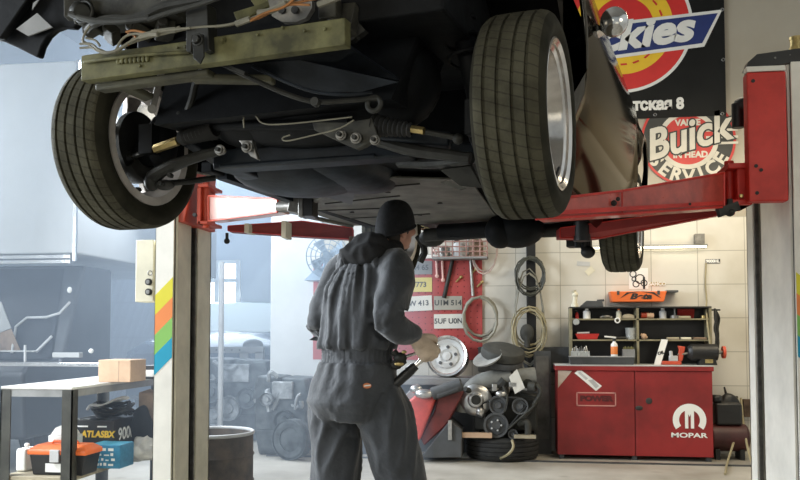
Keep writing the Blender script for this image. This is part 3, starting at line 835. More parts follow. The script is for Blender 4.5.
m.mi = 0; m.bx(P(302,207,4.25)+V((-.014,-.03,-.055)), P(302,207,4.25)+V((.012,.02,.045)))
pd = link('support_pad', m, [M_steel, M_black], LP, bev=.004)
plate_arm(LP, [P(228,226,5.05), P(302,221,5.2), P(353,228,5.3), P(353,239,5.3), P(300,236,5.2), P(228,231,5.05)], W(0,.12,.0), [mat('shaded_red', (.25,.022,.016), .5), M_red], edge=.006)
m = MB()
for x, y, h in ((247,228,.03),(284,229,.055)):
    c = P(x,y,5.05); m.bx(c+V((-.014,-.012,-h)), c+V((.016,.12,h*.9)))
link('arm_strap', m, M_cream, LP, bev=.002)
m = MB(); c = P(227,233,5.05); m.cyl(c, c+V((0,0,-.05)), .01, n=8); m.ell(c+V((0,0,-.05)), .018)
link('lock_pin', m, M_dsteel, LP)
m = MB(); c = P(353,243,5.25); m.cyl(c+V((0,0,-.04)), c+V((0,0,.04)), .028); link('pad_screw', m, M_brown, LP)
# push button box
q0, q1 = P(135,302,4.86), P(155,240,4.86)
m = MB(); m.bx((q0.x,q0.y,q0.z), (q1.x,q0.y+.12,q1.z)); cbx = link('control_box', m, M_cream, LP, bev=.004)
for py, r in ((282,.020),(292,.020)):
    m = MB(); c = PY(149,py,q0.y); m.cyl(c, c+V((0,-.012,0)), r, n=20); m.mi = 1; m.cyl(c+V((0,-.011,0)), c+V((0,-.02,0)), r*.6, n=16); link('push_button', m, [M_slot, M_grey], cbx)
m = MB(); c = PY(150,273,q0.y); m.torus(c, (0,1,0), .013, .003, 18, 6); link('key_switch', m, M_steel, cbx)

# right post
ZRP = 4.35
q0, q1 = P(822,330,ZRP), P(794,330,ZRP)
xo, xi, y0 = q0.x, q1.x, q1.y
RP, s = post('right', xo, xi, y0, .86, P(790,62,ZRP).z, 'white lift post with bright red carriage, black top cap and brass fitting', .64, .84)
m = MB(); stripes(m, xi+.016, xo-.004, y0-.002, PY(798,292,y0).z, PY(798,279,y0).z-PY(798,300,y0).z, -.105, True)
st = link('stripe_decal', m, [M_lime, M_orprint, M_green, M_teal], RP, smooth=False); st['label'] = 'yellow, orange, green and blue diagonal stripes'
z0, z1 = PY(770,202,y0).z, PY(770,73,y0).z
xa = PY(746,140,y0+.05).x
xb_ = PY(787.5,140,y0-.03).x; xa2 = PY(748,140,y0-.03).x
m = MB(); m.bx((xa2,y0-.03,z0), (xb_,y0+.05,z1)); m.bx((xa2+.11,y0+.05,z0+.05), (xb_,y0+.30,z1-.02)); 
cr = link('carriage', m, M_red, RP, smooth=False, bev=.008)
m = MB()
for x, y in ((750,81),(753,166),(754,193),(758,170)):
    c = PY(x+3,y,y0-.03); m.cyl(c+V((0,.004,0)), c+V((0,-.004,0)), .010, n=10)
link('bolt_hole', m, M_slot, RP)
m = MB(); m.bx((xa2,y0-.028,z1+.003), (xb_,y0+.03,z1+.032)); link('carriage_top', m, M_white, RP, smooth=False, bev=.003)
m = MB()
m.prism([PY(745,70,y0), PY(748,62,y0), PY(757,54,y0), PY(815,46,y0), PY(815,62,y0), PY(790,63,y0)], (0,.06,0)); 
for x,y in ((775,58),(789,54)): 
    c = PY(x,y,y0-.002)
m.mi = 1; c = PY(775,58,y0); m.cyl(c, c+V((0,-.005,0)), .006, n=8); c = PY(790,55,y0); m.cyl(c, c+V((0,-.005,0)), .004, n=8)
link('top_cap', m, [M_black, M_steel], RP, smooth=False, bev=.004)
m = MB(); a, b = PY(796,51,y0+.1), PY(796,40,y0+.1); m.cyl(a, b, .03, n=20); m.cyl(b, b+V((0,0,.015)), .034, n=20); m.cyl(a, a+V((0,0,.02)), .036, n=6)
link('pipe_fitting', m, M_brass, RP)
m = MB(); c = PY(738,114,y0+.25); m.cyl(c+V((0,0,-.08)), c+V((0,0,.06)), .035); m.ell(c+V((.02,0,.05)), .045); m.bx(c+V((0,-.02,-.06)), c+V((.09,.02,.08)))
link('cable_guide', m, M_black, RP, bev=.004)
# arm bracket and the two arms
m = MB()
a, b = P(728,163,4.42), P(748,205,4.42)
m.bx((a.x,a.y,b.z), (b.x+.02,a.y+.26,b.z+.03)); m.bx((a.x,a.y,a.z-.03), (b.x+.02,a.y+.26,a.z)); m.bx((a.x+.05,a.y+.02,b.z), (b.x+.02,a.y+.24,a.z))
m.cyl((a.x+.03,a.y+.1,b.z-.04), (a.x+.03,a.y+.1,a.z+.03), .026); m.mi = 1
c = P(741,196,4.41); m.cyl(c, c+V((0,-.01,0)), .012, n=12); m.mi = 0
link('arm_pivot', m, [M_red, M_brass], RP, bev=.005)
m = MB(); c = P(730,212,4.4); m.cyl(c, c+V((0,0,.07)), .016, n=8); m.ell(c, .025); m.beam(P(718,213,4.4), P(738,206,4.4), .04,.05); link('lock_pin', m, M_dsteel, RP)
wv = W(.05,.12,0)
pf = plate_arm(RP, [P(536,201,3.45), P(622,191,3.86), P(724,173,4.40), P(724,207,4.40), P(622,214,3.86), P(536,219,3.45)], wv, [M_redglare, M_red], lab='front arm, worn shiny red paled by glare')
m = MB(); m.beam(P(536,214,3.44), P(722,203,4.38), .012,.02)
m.beam(P(622,192,3.84), P(622,214,3.84), .008,.008, up=(1,0,0)); link('weld_seam', m, M_red, RP, smooth=False)
m = MB()
for x, y, r in ((614,203,.014),(618,199,.010),(582,204,.008),(612,209,.009),(690,204,.007),(640,210,.008)):
    c = P(x, y, 3.80 if x < 625 else 4.15); m.ell(c, (r,r*.5,r))
link('grease_spot', m, M_slot, RP)
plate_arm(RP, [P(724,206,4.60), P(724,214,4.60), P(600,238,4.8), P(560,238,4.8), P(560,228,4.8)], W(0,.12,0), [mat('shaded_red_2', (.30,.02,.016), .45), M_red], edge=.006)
m = MB(); c = P(582,236,4.8); m.cyl(c+V((0,0,-.03)), c+V((0,0,.08)), .05); link('support_pad', m, M_black, RP)
# ------------------------------------------------------------------ the mechanic
M_skin = mat('skin', (.46,.235,.165), .55, var=.10, scale=20)
M_cov = mat('charcoal_coverall', (.034,.038,.045), .68, var=.22, scale=5, bump=.55, bscale=26, dark=(.016,.019,.023))
M_cov.node_tree.nodes['Principled BSDF'].inputs['Sheen Weight'].default_value = .25
M_hood = mat('black_hood_cloth', (.010,.010,.011), .92, var=.25, scale=9, bump=.2, bscale=150)
M_hat = mat('black_knit', (.010,.011,.013), .9, var=.2, scale=40, bump=.25, bscale=220)
M_glove = mat('tan_work_glove', (.56,.44,.33), .8, var=.14, scale=14, bump=.2, bscale=90)
M_boot = mat('black_boot_leather', (.02,.018,.016), .5, var=.2)
M_hair = mat('dark_hair', (.02,.015,.012), .7, var=.2)
MF, MRT, UP = W(.57,.82,0), W(.82,-.57,0), V((0,0,1))
def vox(mbs, size, smooth=4, fac=.5):
    me = D.meshes.new('v'); o = D.objects.new('v', me); COL.objects.link(o)
    vs = []; fs = []
    for m in mbs:
        k = len(vs); vs += m.v; fs += [[i+k for i in f] for f in m.f]
    me.from_pydata(vs, [], fs); me.update()
    bm = bmesh.new(); bm.from_mesh(me); bmesh.ops.recalc_face_normals(bm, faces=bm.faces); bm.to_mesh(me); bm.free()
    r = o.modifiers.new('r', 'REMESH'); r.mode = 'VOXEL'; r.voxel_size = size
    if smooth:
        s = o.modifiers.new('s', 'SMOOTH'); s.iterations = smooth; s.factor = fac
    bpy.context.view_layer.update()
    out = D.meshes.new_from_object(o.evaluated_get(bpy.context.evaluated_depsgraph_get()))
    D.objects.remove(o); D.meshes.remove(me)
    return out
def fin(nm, me, mt, parent, loc, ang=180):
    o = D.objects.new(nm, me); COL.objects.link(o)
    for v in me.vertices: v.co -= V(loc)
    me.materials.clear(); me.materials.append(mt)
    me.shade_smooth()
    if parent is None: o.location = loc
    else: o.parent = parent
    return o
def limb(pts, rads, n=16):         # rounded limb through several joints
    m = MB()
    p = [V(q) for q in pts]; r = list(rads)
    for _ in range(2):
        q, s = [p[0]], [r[0]]
        for i in range(len(p)-1):
            q += [p[i]*.75+p[i+1]*.25, p[i]*.25+p[i+1]*.75]; s += [r[i]*.75+r[i+1]*.25, r[i]*.25+r[i+1]*.75]
        p, r = q+[p[-1]], s+[r[-1]]
    m.tube(p, r, n)
    # tube() samples radii by index: rebuild with exact radii
    m.ell(p[0], r[0]*.98, nu=n, nv=8); m.ell(p[-1], r[-1]*.98, nu=n, nv=8)
    return m
def trunk(rows, n=24, ex=2.3):
    m = MB(); rings = []
    for c, a, b in rows:
        ring = []
        for i in range(n):
            t = 2*PI*i/n; cs, sn = math.cos(t), math.sin(t)
            k = (abs(cs)**ex+abs(sn)**ex)**(-1/ex)
            ring.append(c+MRT*a*cs*k+MF*b*sn*k)
        rings.append(ring)
    return m.loft(rings)
def pz(px, z, Z, f=0):             # point above a pixel column at height z
    q = P(px, 300, Z); q.z = z; return q
MZ = 3.8
BASE = pz(372, 0, 3.8)
pelvis = pz(358, .92, 3.82)
shR, elR, wrR = P(397,263,3.71), P(386,319,3.57), P(415,338,3.68)
shL, elL, wrL = P(345,267,3.93), P(318,322,3.93), P(336,350,4.10)
hpR, knR, anR = P(383,408,3.76), P(404,487,3.78), P(412,582,3.68)
hpL, knL, anL = P(335,408,3.88), P(336,486,3.85), P(333,584,3.92)
nk, hd = P(383,243,3.83), P(395,226,3.87)
HF = W(.74,.67,0); HF.z = .05; HF.normalize(); HS = HF.cross(UP).normalized(); HU = HS.cross(HF)
HR = Matrix((HS, HF, HU)).transposed()
# right hand frame
h_ = (W(.66,.10,0)+V((0,0,-.70))).normalized()
s_ = W(-.46,.10,0)+V((0,0,-.86)); s_ = (s_-h_*s_.dot(h_)).normalized()
n_ = h_.cross(s_).normalized()
if n_.dot(W(1,0,0)) > 0: n_ = -n_
def hand(w, h, s, n, k=1., grow=0., curl=1.):
    out = []
    m = MB(); rings = []
    for t, a, b in ((-.02,.026,.022),(.015,.030,.021),(.05,.041,.020),(.085,.044,.018),(.097,.040,.014)):
        c = w+h*t*k; rings.append([c+s*(a+grow)*math.cos(2*PI*i/14)+n*(b+grow)*math.sin(2*PI*i/14) for i in range(14)])
    m.loft(rings); out.append(m)
    for off, L, dk in ((-.033,.92,-.006),(-.011,1.0,0),(.011,.95,-.003),(.032,.78,-.011)):
        K = w+h*(.088+dk)*k+s*off
        p1 = K+(h*.72+n*.70*curl)*.040*L; p2 = p1+(n*.92-h*.40*curl)*.028*L; p3 = p2+(-h*.92+n*.10)*.024*L
        out.append(limb([K-h*.01, K+h*.008, p1, p2, p3], [.0105+grow,.0105+grow,.0095+grow,.0088+grow,.0075+grow], 10))
    T = w+h*.028*k-s*.030+n*.012
    t1 = T+(h*.55-s*.62+n*.45).normalized()*.040; t2 = t1+(h*.62+n*.72).normalized()*.032; t3 = t2+(h*.35+n*.5+s*.65).normalized()*.024
    out.append(limb([T, t1, t2, t3], [.017+grow,.0125+grow,.0108+grow,.0085+grow], 10))
    return out
body = []
body.append(trunk([(pelvis+UP*-.12,.12,.09),(pelvis,.165,.12),(pelvis+UP*.14,.14,.10),(pz(362,1.25,3.82),.155,.11),(pz(366,1.40,3.82),.16,.115),(pz(370,1.49,3.82),.13,.09),(pz(376,1.56,3.83),.06,.06)]))
body.append(limb([pz(376,1.52,3.83), nk, hd+HU*-.05], [.062,.056,.056]))
hh = MB(); hh.ell(hd+HU*.01, (.072,.094,.106), HR, 24, 16); hh.ell(hd+HF*.022+HU*-.055, (.054,.066,.062), HR); hh.ell(hd+HF*.088+HU*-.022, (.011,.018,.014), HR, 10, 8)
hh.ell(hd+HF*.084+HU*.0, (.008,.014,.024), HR, 10, 8); hh.ell(hd+HF*.074+HU*-.062, (.022,.014,.008), HR, 10, 8); hh.ell(hd+HF*.066+HU*-.095, (.02,.016,.014), HR, 10, 8)
for sg in (1,-1):
    hh.ell(hd+HS*sg*.073+HF*-.010+HU*-.040, (.010,.018,.029), HR, 12, 10); hh.ell(hd+HS*sg*.030+HF*.080+HU*.008, (.013,.012,.009), HR, 10, 8)
    hh.ell(hd+HS*sg*.050+HF*.055+HU*-.03, (.022,.026,.022), HR, 10, 8)
body.append(hh)
for a in ((shR,elR,wrR),(shL,elL,wrL)):
    body.append(limb(a, [.058,.044,.028])); body.append(limb([(a[0]+pz(370,1.49,3.82))/2, a[0]], [.06,.056]))
for a in ((hpR,knR,anR),(hpL,knL,anL)): body.append(limb([pelvis*.5+a[0]*.5, a[0], (a[0]+a[1])/2, a[1], a[1]*.65+a[2]*.35, a[2]], [.085,.085,.075,.055,.055,.036]))
for a in (anR, anL):
    ft = MB(); ft.ell(V((a.x,a.y,.06))+MF*.07, (.042,.125,.05), Matrix((MRT,MF,UP)).transposed()); body.append(ft)
body += hand(wrR, h_, s_, n_)
hl = (W(.5,.6,0)+V((0,0,-.5))).normalized(); sl = W(.3,-.3,0)+V((0,0,-.9)); sl = (sl-hl*sl.dot(hl)).normalized(); nl = hl.cross(sl).normalized()
if nl.dot(W(1,0,0)) < 0: nl = -nl
body += hand(wrL, hl, sl, nl, curl=.7)
man = fin('person', vox(body, .0055, 3), M_skin, None, BASE)
tag(man, 'mechanic in charcoal coveralls and black beanie, back turned, standing under the raised car', 'person')
# coverall: one cloth surface with folds
cov = []
cov.append(trunk([(pz(354,.80,3.83),.175,.15),(pz(353,.88,3.82),.214,.180),(pz(354,.97,3.82),.206,.168),(pz(357,1.05,3.82),.186,.142),(pz(357,1.09,3.82),.180,.134),(pz(357,1.125,3.82),.184,.138),(pz(360,1.19,3.82),.188,.148),(pz(363,1.30,3.82),.192,.152),(pz(365,1.40,3.82),.198,.145),(pz(368,1.475,3.82),.165,.118),(pz(373,1.535,3.825),.105,.085),(pz(378,1.575,3.83),.080,.076)]))
cov.append(limb([pz(375,1.50,3.80), shR, (shR+elR)/2+W(.02,-.01,0), elR, elR*.5+wrR*.5, wrR*.80+elR*.20], [.085,.084,.077,.074,.066,.054]))
cov.append(limb([pz(360,1.50,3.85), shL, (shL+elL)/2, elL, elL*.4+wrL*.6, wrL], [.088,.084,.074,.068,.062,.050]))
cov.append(limb([pz(374,.90,3.78), hpR, (hpR+knR)/2, knR, knR*.5+anR*.5, anR+UP*.01], [.12,.130,.122,.112,.105,.098]))
cov.append(limb([pz(342,.90,3.85), hpL, (hpL+knL)/2, knL, knL*.5+anL*.5, anL+UP*.01], [.115,.130,.124,.114,.106,.098]))
cm = vox(cov, .0105, 4)
def axis_of(p):                    # nearest limb: direction for the folds, and how far along
    best = None
    for a, b, k in ((shR,elR,1),(elR,wrR,1),(shL,elL,1),(elL,wrL,1),(hpR,knR,.8),(knR,anR,.9),(hpL,knL,.8),(knL,anL,.9),(pelvis,pz(368,1.5,3.82),.6)):
        ab = b-a; t = max(0, min(1, (p-a).dot(ab)/ab.dot(ab))); d = (p-a-ab*t).length/(1.6 if k == .6 else 1)
        if best is None or d < best[0]: best = (d, ab.normalized(), t, k)
    return best
for v in cm.vertices:
    p = v.co.copy(); d, ax, t, k = axis_of(p); nrm = v.normal
    al = p.dot(ax)
    w = noise.noise(p*3.5)*.9; w2 = noise.noise(p*5+V((7,3,1)))
    ridge = 0
    if k == .6:                    # blouse: hanging folds above the waist band
        th = math.atan2((p-pelvis).dot(MRT), (p-pelvis).dot(MF))
        if 1.06 < p.z < 1.125:     # gathered elastic band
            ridge = -.010+.004*math.sin(th*46)
        elif p.z >= 1.125:
            fade = max(0, 1-(p.z-1.125)/.33)
            ridge = .012*fade*math.sin(th*11+w*3)+.004*fade*math.sin(th*23+w2*4)+.006*math.exp(-((p.z-1.145)/.02)**2)
            ridge += .017*(1-fade)*(1-abs(noise.noise(V((th*2.2, p.z*3.2+th*1.6, 2)))*2.6))
        else:
            fade = max(0, 1-(1.06-p.z)/.2); ridge = .005*fade*math.sin(th*13+w*4)+.006*math.exp(-((p.z-1.045)/.018)**2)
            ridge += .008*(1-abs(noise.noise(V((th*1.8+p.z*3, p.z*7, 1)))*2.4))*(1-fade)
    else:
        q = p-ax*al
        sp = noise.noise(V((al*3.2+q.x*9, q.y*9+al*2.2, q.z*9-al*1.5)))
        ridge = (.024 if k == 1 else .022)*(.35-abs(sp)*1.9)+.004*noise.noise(p*11)
        if k == 1:                 # bunched rings around the elbow
            ring = math.sin(al*62+noise.noise(q*14)*4+q.dot(UP)*20)
            ridge += .0045*ring*math.exp(-((p-elR).length/.10)**2)+.0045*ring*math.exp(-((p-elL).length/.10)**2)
        else:
            kn = min((p-knR).length, (p-knL).length); ridge += .005*math.sin(al*45+noise.noise(p*7)*4)*math.exp(-(kn/.11)**2)
    v.co = p+nrm*ridge
cov_o = fin('coverall', cm, M_cov, man, BASE)
cov_o['label'] = 'charcoal work coverall gathered at the waist'
# leave the neck opening and cuffs covered by hood, glove, boots
hm = []
a = MB(); ring = []
cN = (pz(376,1.575,3.82))
for i in range(20):
    t = 2*PI*i/20; ring.append(cN+MRT*.088*math.cos(t)+MF*.078*math.sin(t)+UP*(.012*math.sin(t)))
a.tube(ring, .042, 10, True); hm.append(a)
b = MB(); b.ell(cN-MF*.085-MRT*.015+UP*-.018, (.125,.062,.060), Matrix((MRT,MF,UP)).transposed()); b.ell(cN-MRT*.10+MF*.0+UP*.0, (.055,.08,.045), Matrix((MRT,MF,UP)).transposed())
b.ell(cN-MF*.07+MRT*.01+UP*.03, (.10,.05,.045), Matrix((MRT,MF,UP)).transposed()); hm.append(b)
c = MB(); c.ell(cN+MRT*.01-MF*.045+UP*.035, (.06,.055,.035), Matrix((MRT,MF,UP)).transposed()); hm.append(c)
hmesh = vox(hm, .008, 5)
for v in hmesh.vertices: v.co = v.co+v.normal*(.010*(1-abs(noise.noise(v.co*14)*2.4)))
fin('hood', hmesh, M_hood, man, BASE)['label'] = 'black hood lying on the shoulders'
# beanie
bm_ = MB(); rings = []
for j in range(13):
    b = j/12; zz = .002+.122*math.sin(b*PI/2); rr = math.cos(b*PI/2)**.55 if j < 12 else .02
    rings.append([hd+HU*(zz+.034*(1-b)*(math.sin(2*PI*i/32)-1))+(HS*.0835*math.cos(2*PI*i/32)+HF*(.106*math.sin(2*PI*i/32)))*rr*(1+.012*math.sin(8*PI*i)) for i in range(32)])
bm_.loft(rings)
bm_.tube([hd+HU*(.006)+HS*.083*math.cos(2*PI*i/32)+HF*.105*math.sin(2*PI*i/32)+HU*(.034*(math.sin(2*PI*i/32)-1)) for i in range(32)], .007, 8, True)
bn = link('beanie', bm_, M_hat, man); bn['label'] = 'black knitted beanie'
hrm = MB(); hrm.ell(hd-HF*.045+HU*-.055, (.066,.052,.055), HR)
for sg in (1,-1): hrm.ell(hd+HS*sg*.071+HF*.012+HU*-.022, (.006,.010,.022), HR, 10, 8)
link('hair', hrm, M_hair, man)
# gloves
gl = hand(wrR, h_, s_, n_, k=1.12, grow=.006); cuff = limb([wrR-h_*.035, wrR, wrR+h_*.03], [.042,.036,.036]); cuff.ell(wrR-h_*.035, .042); gl.append(cuff)
fin('work_glove', vox(gl, .0042, 2), M_glove, man, BASE)['label'] = 'tan glove on the right hand'
gl = hand(wrL, hl, sl, nl, grow=.0028, curl=.7); gl.append(limb([wrL-hl*.03, wrL, wrL+hl*.03], [.04,.036,.036]))
fin('work_glove', vox(gl, .0042, 2), M_glove, man, BASE)
# boots
for a in (anR, anL):
    q = V((a.x,a.y,0)); RB = Matrix((MRT,MF,UP)).transposed(); b1 = MB(); b1.ell(q+MF*.075+UP*.055, (.052,.145,.055), RB); b1.ell(q+UP*.06+MF*-.01, (.05,.06,.06), RB)
    b1.cyl(q+UP*.05, q+UP*.2, .052, .055); b2 = MB(); b2.prism([q+MRT*x+MF*y+UP*.001 for x, y in ((-.045,-.07),(.045,-.07),(.05,.05),(.05,.16),(.02,.22),(-.02,.22),(-.05,.16),(-.05,.05))], UP*.03)
    fin('boot', vox([b1,b2], .008, 3), M_boot, man, BASE)
# maker's oval tab on the hip, side seam, zip pull
hit = cov_o.evaluated_get(bpy.context.evaluated_depsgraph_get())
def on_cov(px, py):
    bpy.context.view_layer.update()
    o = V((0,0,CAMH))-BASE; d = ray(px, py).normalized()
    ok, loc, nrm, _ = cov_o.ray_cast(o, d)
    return (loc+BASE, nrm) if ok else (P(px,py,3.65), V((0,-1,0)))
c, nr = on_cov(367,386)
x = UP.cross(nr).normalized(); M0 = fr(c+nr*.004, x, nr.cross(x)); m = MB()
m.mi = 0; m.add([M0 @ V((.019*math.cos(2*PI*i/24), .012*math.sin(2*PI*i/24), .002)) for i in range(24)], [tuple(range(24))])
m.mi = 1; m.add([M0 @ V((x_, y_, .003)) for x_, y_ in ((-.014,-.004),(.014,-.001),(.016,.005),(-.012,.002))], [(0,1,2,3)])
link('patch', m, [mat('oval_patch_print', (.62,.20,.07), .6, var=.1), M_paper], man)['label'] = 'small orange oval maker patch'
# hand tool
tl = []
ctr = wrR+h_*.098+n_*.036
t0, t1 = ctr-s_*.05, ctr+s_*.19
tool = thing('hand_tool', 'black-handled tool with chrome rods held in the tan-gloved hand', 'tool', ctr)
m = MB(); m.cyl(ctr-s_*.055, ctr+s_*.06, .0135, n=14); m.cyl(ctr+s_*.06, ctr+s_*.10, .010, n=14); link('shaft', m, M_chrome, tool)
m = MB(); m.cyl(ctr+s_*.085, ctr+s_*.125, .020, .024, 18); m.cyl(ctr+s_*.125, ctr+s_*.24, .024, .021, 18); m.cyl(ctr+s_*.24, ctr+s_*.262, .021, .010, 18); link('handle', m, M_black, tool, bev=.002)
m = MB(); e = P(400,358,3.70); g = ctr-s_*.03
m.cyl(g, e, .0075, n=10); link('rod', m, M_chrome, tool)
m = MB(); m.ell(e, (.032,.028,.026)); m.cyl(e+V((-.03,0,.03)), e+V((.02,0,-.03)), .016); m.ell(P(396,366,3.70), (.026,.02,.016)); m.cyl(e, P(392,366,3.70), .014); link('jaw', m, M_dsteel, tool)
m = MB(); m.ell(P(399,364,3.68), (.022,.008,.010)); m.ell(P(404,352,3.68), (.012,.008,.008)); link('jaw_ring', m, M_brass, tool)
# ------------------------------------------------------------------ steel table at the left with its load
TZ, SH = .85, PZ(75,392,.85)
tc_ = P(72.5,389,5.25); tx1, ty0 = tc_.x, tc_.y; TZ = P(76,387,5.25).z; SZ = P(76,478,5.25).z
tx0, ty1 = P(-1,388,5.3).x, ty0+1.30
M_ttop = mat('scratched_table_top', (.62,.60,.56), .4, var=.12, scale=7); M_tleg = mat('olive_black_angle_iron', (.045,.045,.036), .5, var=.3)
t = thing('work_table', 'steel work table with pale top and open lower shelf', 'table', ((tx0+tx1)/2,(ty0+ty1)/2,0))
link('tabletop', MB().bx((tx0,ty0,TZ-.018), (tx1,ty1,TZ)), M_ttop, t, smooth=False, bev=.004)
m = MB()
for a, b in (((tx0,ty0+.004,TZ-.065),(tx1,ty0+.010,TZ-.018)),((tx0,ty1-.01,TZ-.065),(tx1,ty1-.004,TZ-.018)),((tx1-.010,ty0+.004,TZ-.065),(tx1-.004,ty1,TZ-.018)),((tx0+.004,ty0,TZ-.065),(tx0+.01,ty1,TZ-.018))): m.bx(a, b)
link('apron', m, M_grey, t, smooth=False)
for x in (tx0, tx1):
    for y in (ty0, ty1):
        sx, sy = (1 if x == tx0 else -1), (1 if y == ty0 else -1)
        m = MB(); m.bx((x,y,0), (x+sx*.07,y+sy*.008,TZ-.02)); m.bx((x,y,0), (x+sx*.008,y+sy*.07,TZ-.02)); link('leg', m, M_tleg, t, smooth=False)
m = MB(); m.bx((tx0+.01,ty0+.01,SZ-.03), (tx1-.01,ty1-.01,SZ)); link('shelf', m, M_wood, t, smooth=False, bev=.003)
M_print = mat('white_print', (.82,.82,.78), .5, var=0)
def boxM(x0, y0, z0, x1, y1, z1): return MB().bx((x0,y0,z0),(x1,y1,z1))
# cardboard box on top
a, b = P(98,380,5.75), P(133,358,5.75)
bx_ = thing('cardboard_box', 'small closed brown cardboard box on the pale steel table top', 'box', ((a.x+b.x)/2,a.y+.12,TZ+.001))
m = MB(); m.bx((a.x,a.y,TZ+.001), (b.x,a.y+.24,TZ+.155)); link('carton', m, M_card, bx_, smooth=False, bev=.004)
m = MB(); m.bx((a.x+.15,a.y-.001,TZ+.004), (a.x+.153,a.y,TZ+.15)); m.bx((a.x,a.y+.117,TZ+.1555), (b.x,a.y+.123,TZ+.1565)); link('seam', m, M_cardd, bx_, smooth=False)
a = P(141,376,6.1); m = MB(); m.bx((a.x,a.y,TZ+.001), (a.x+.13,a.y+.2,TZ+.10)); m.mi = 1; m.bx((a.x+.012,a.y-.001,TZ+.02), (a.x+.118,a.y,TZ+.07)); 
one('carton', 'black carton with white panel behind the cardboard box', 'box', m, [M_black, M_paper], smooth=False)
# orange-lidded toolbox
z = SZ+.001
a, b = P(29,474,5.36), P(89,474,5.36); ay = a.y
tb = thing('toolbox', 'black plastic toolbox with orange lid and grey latch on the lower shelf', 'toolbox', ((a.x+b.x)/2,ay+.1,z))
m = MB(); x0, x1 = a.x, b.x
m.loft([[(x0+.02,ay+.01,z),(x1-.02,ay+.01,z),(x1-.02,ay+.19,z),(x0+.02,ay+.19,z)],[(x0,ay,z+.13),(x1,ay,z+.13),(x1,ay+.2,z+.13),(x0,ay+.2,z+.13)]]); link('body', m, M_black, tb, smooth=False, bev=.006)
m = MB(); m.loft([[(x0-.012,ay-.012,z+.13),(x1+.012,ay-.012,z+.13),(x1+.012,ay+.21,z+.13),(x0-.012,ay+.21,z+.13)],[(x0-.012,ay-.012,z+.16),(x1+.012,ay-.012,z+.16),(x1+.012,ay+.21,z+.16),(x0-.012,ay+.21,z+.16)],[(x0+.03,ay+.03,z+.19),(x1-.03,ay+.03,z+.19),(x1-.03,ay+.17,z+.19),(x0+.03,ay+.17,z+.19)]])
ld = link('lid', m, M_orange, tb, smooth=False, bev=.008); m = MB(); m.tube([(x0+.10,ay+.1,z+.19),(x0+.11,ay+.1,z+.205),(x1-.11,ay+.1,z+.205),(x1-.10,ay+.1,z+.19)], .009); link('handle', m, M_orange, ld)
m = MB(); m.bx((x0+.15,ay-.022,z+.085), (x0+.215,ay-.004,z+.165)); link('latch', m, M_greyl, tb, smooth=False, bev=.004)
m = MB(); m.bx((x0+.11,ay+.002,z+.02), (x0+.28,ay+.009,z+.075)); link('paper_sticker', m, M_paper, tb, smooth=False)
# battery carton
a, b = P(78,462,5.85), P(116,462,5.85); y = a.y
bc = thing('battery_carton', 'black battery carton with yellow and white lettering on the lower shelf', 'box', ((a.x+b.x)/2,y+.1,z))
x0, x1 = a.x-.06, b.x; zt = z+.30
m = MB(); m.bx((x0,y,z), (x1,y+.36,zt)); link('carton', m, M_black, bc, smooth=False, bev=.004)
m = MB(); m.text('ATLASBX', .062, wallM((P(99,440,5.85).x,y-.002,z+.20)), .003, 0, .15, .95); link('lettering', m, M_yellow, bc, smooth=False)['label'] = 'yellow lettering'
m = MB(); m.prism([(x0+.16,y-.001,z+.07),(x1-.0,y-.001,z+.12),(x1,y-.001,z+.05),(x0+.1,y-.001,z+.03)], (0,-.001,0)); link('yellow_flash', m, M_yellow, bc, smooth=False)
Ms = fr((x1+.002,y+.18,z+.19), (0,1,0), (0,0,1)); m = MB(); m.text('9000', .12, Ms, .003); m.text('MF CALCIUM', .04, fr((x1+.002,y+.18,z+.10), (0,1,0), (0,0,1)), .001)
m.bx((x0+.05,y-.001,zt-.05), (x0+.13,y,zt-.04)); m.bx((x0+.2,y-.001,zt-.05), (x0+.27,y,zt-.04)); link('lettering', m, M_print, bc, smooth=False)
# cables lying on the carton
m = MB(); c = V(((x0+x1)/2+.06,y+.18,zt+.03))
for k in range(7):
    rr = .10+.012*(k % 3); m.tube([c+V((rr*math.cos(q*.5+k)*1.25,rr*.8*math.sin(q*.5+k),.012*k+.018*math.sin(q*1.3+k*2)-.005)) for q in range(13)], .011, 6, smooth=1)
one('jumper_cable', 'coiled black jump cables with grey ends lying on the battery carton', 'cable', m, M_black, loc=(c.x,c.y,zt))
m = MB(); m.tube([c+V((-.17,-.05,.03)),c+V((-.13,-.08,.07)),c+V((-.03,-.09,.06)),c+V((.05,-.05,.11)),c+V((.12,-.03,.12)),c+V((.05,-.02,.09)),c+V((-.06,-.08,.045))], .010, 7, smooth=2); m.ell(c+V((.1,-.03,.115)), (.04,.02,.015))
one('cable', 'light grey cable looped over the black jump cables', 'cable', m, M_greyl, loc=(c.x,c.y,zt+.06))
# bag sagging beside the carton
m = MB(); m.ell((x1+.05,y+.34,z+.19), (.09,.1,.19), nu=20, nv=14)
for i, q in enumerate(m.v): m.v[i] = q+V((noise.noise(q*11)*.02, noise.noise(q*11+V((5,0,0)))*.02, noise.noise(q*9+V((0,5,0)))*.015 if q.z > z+.05 else 0))
one('bag', 'slumped black bag squeezed beside the battery carton', 'bag', m, M_hood, ang=80)
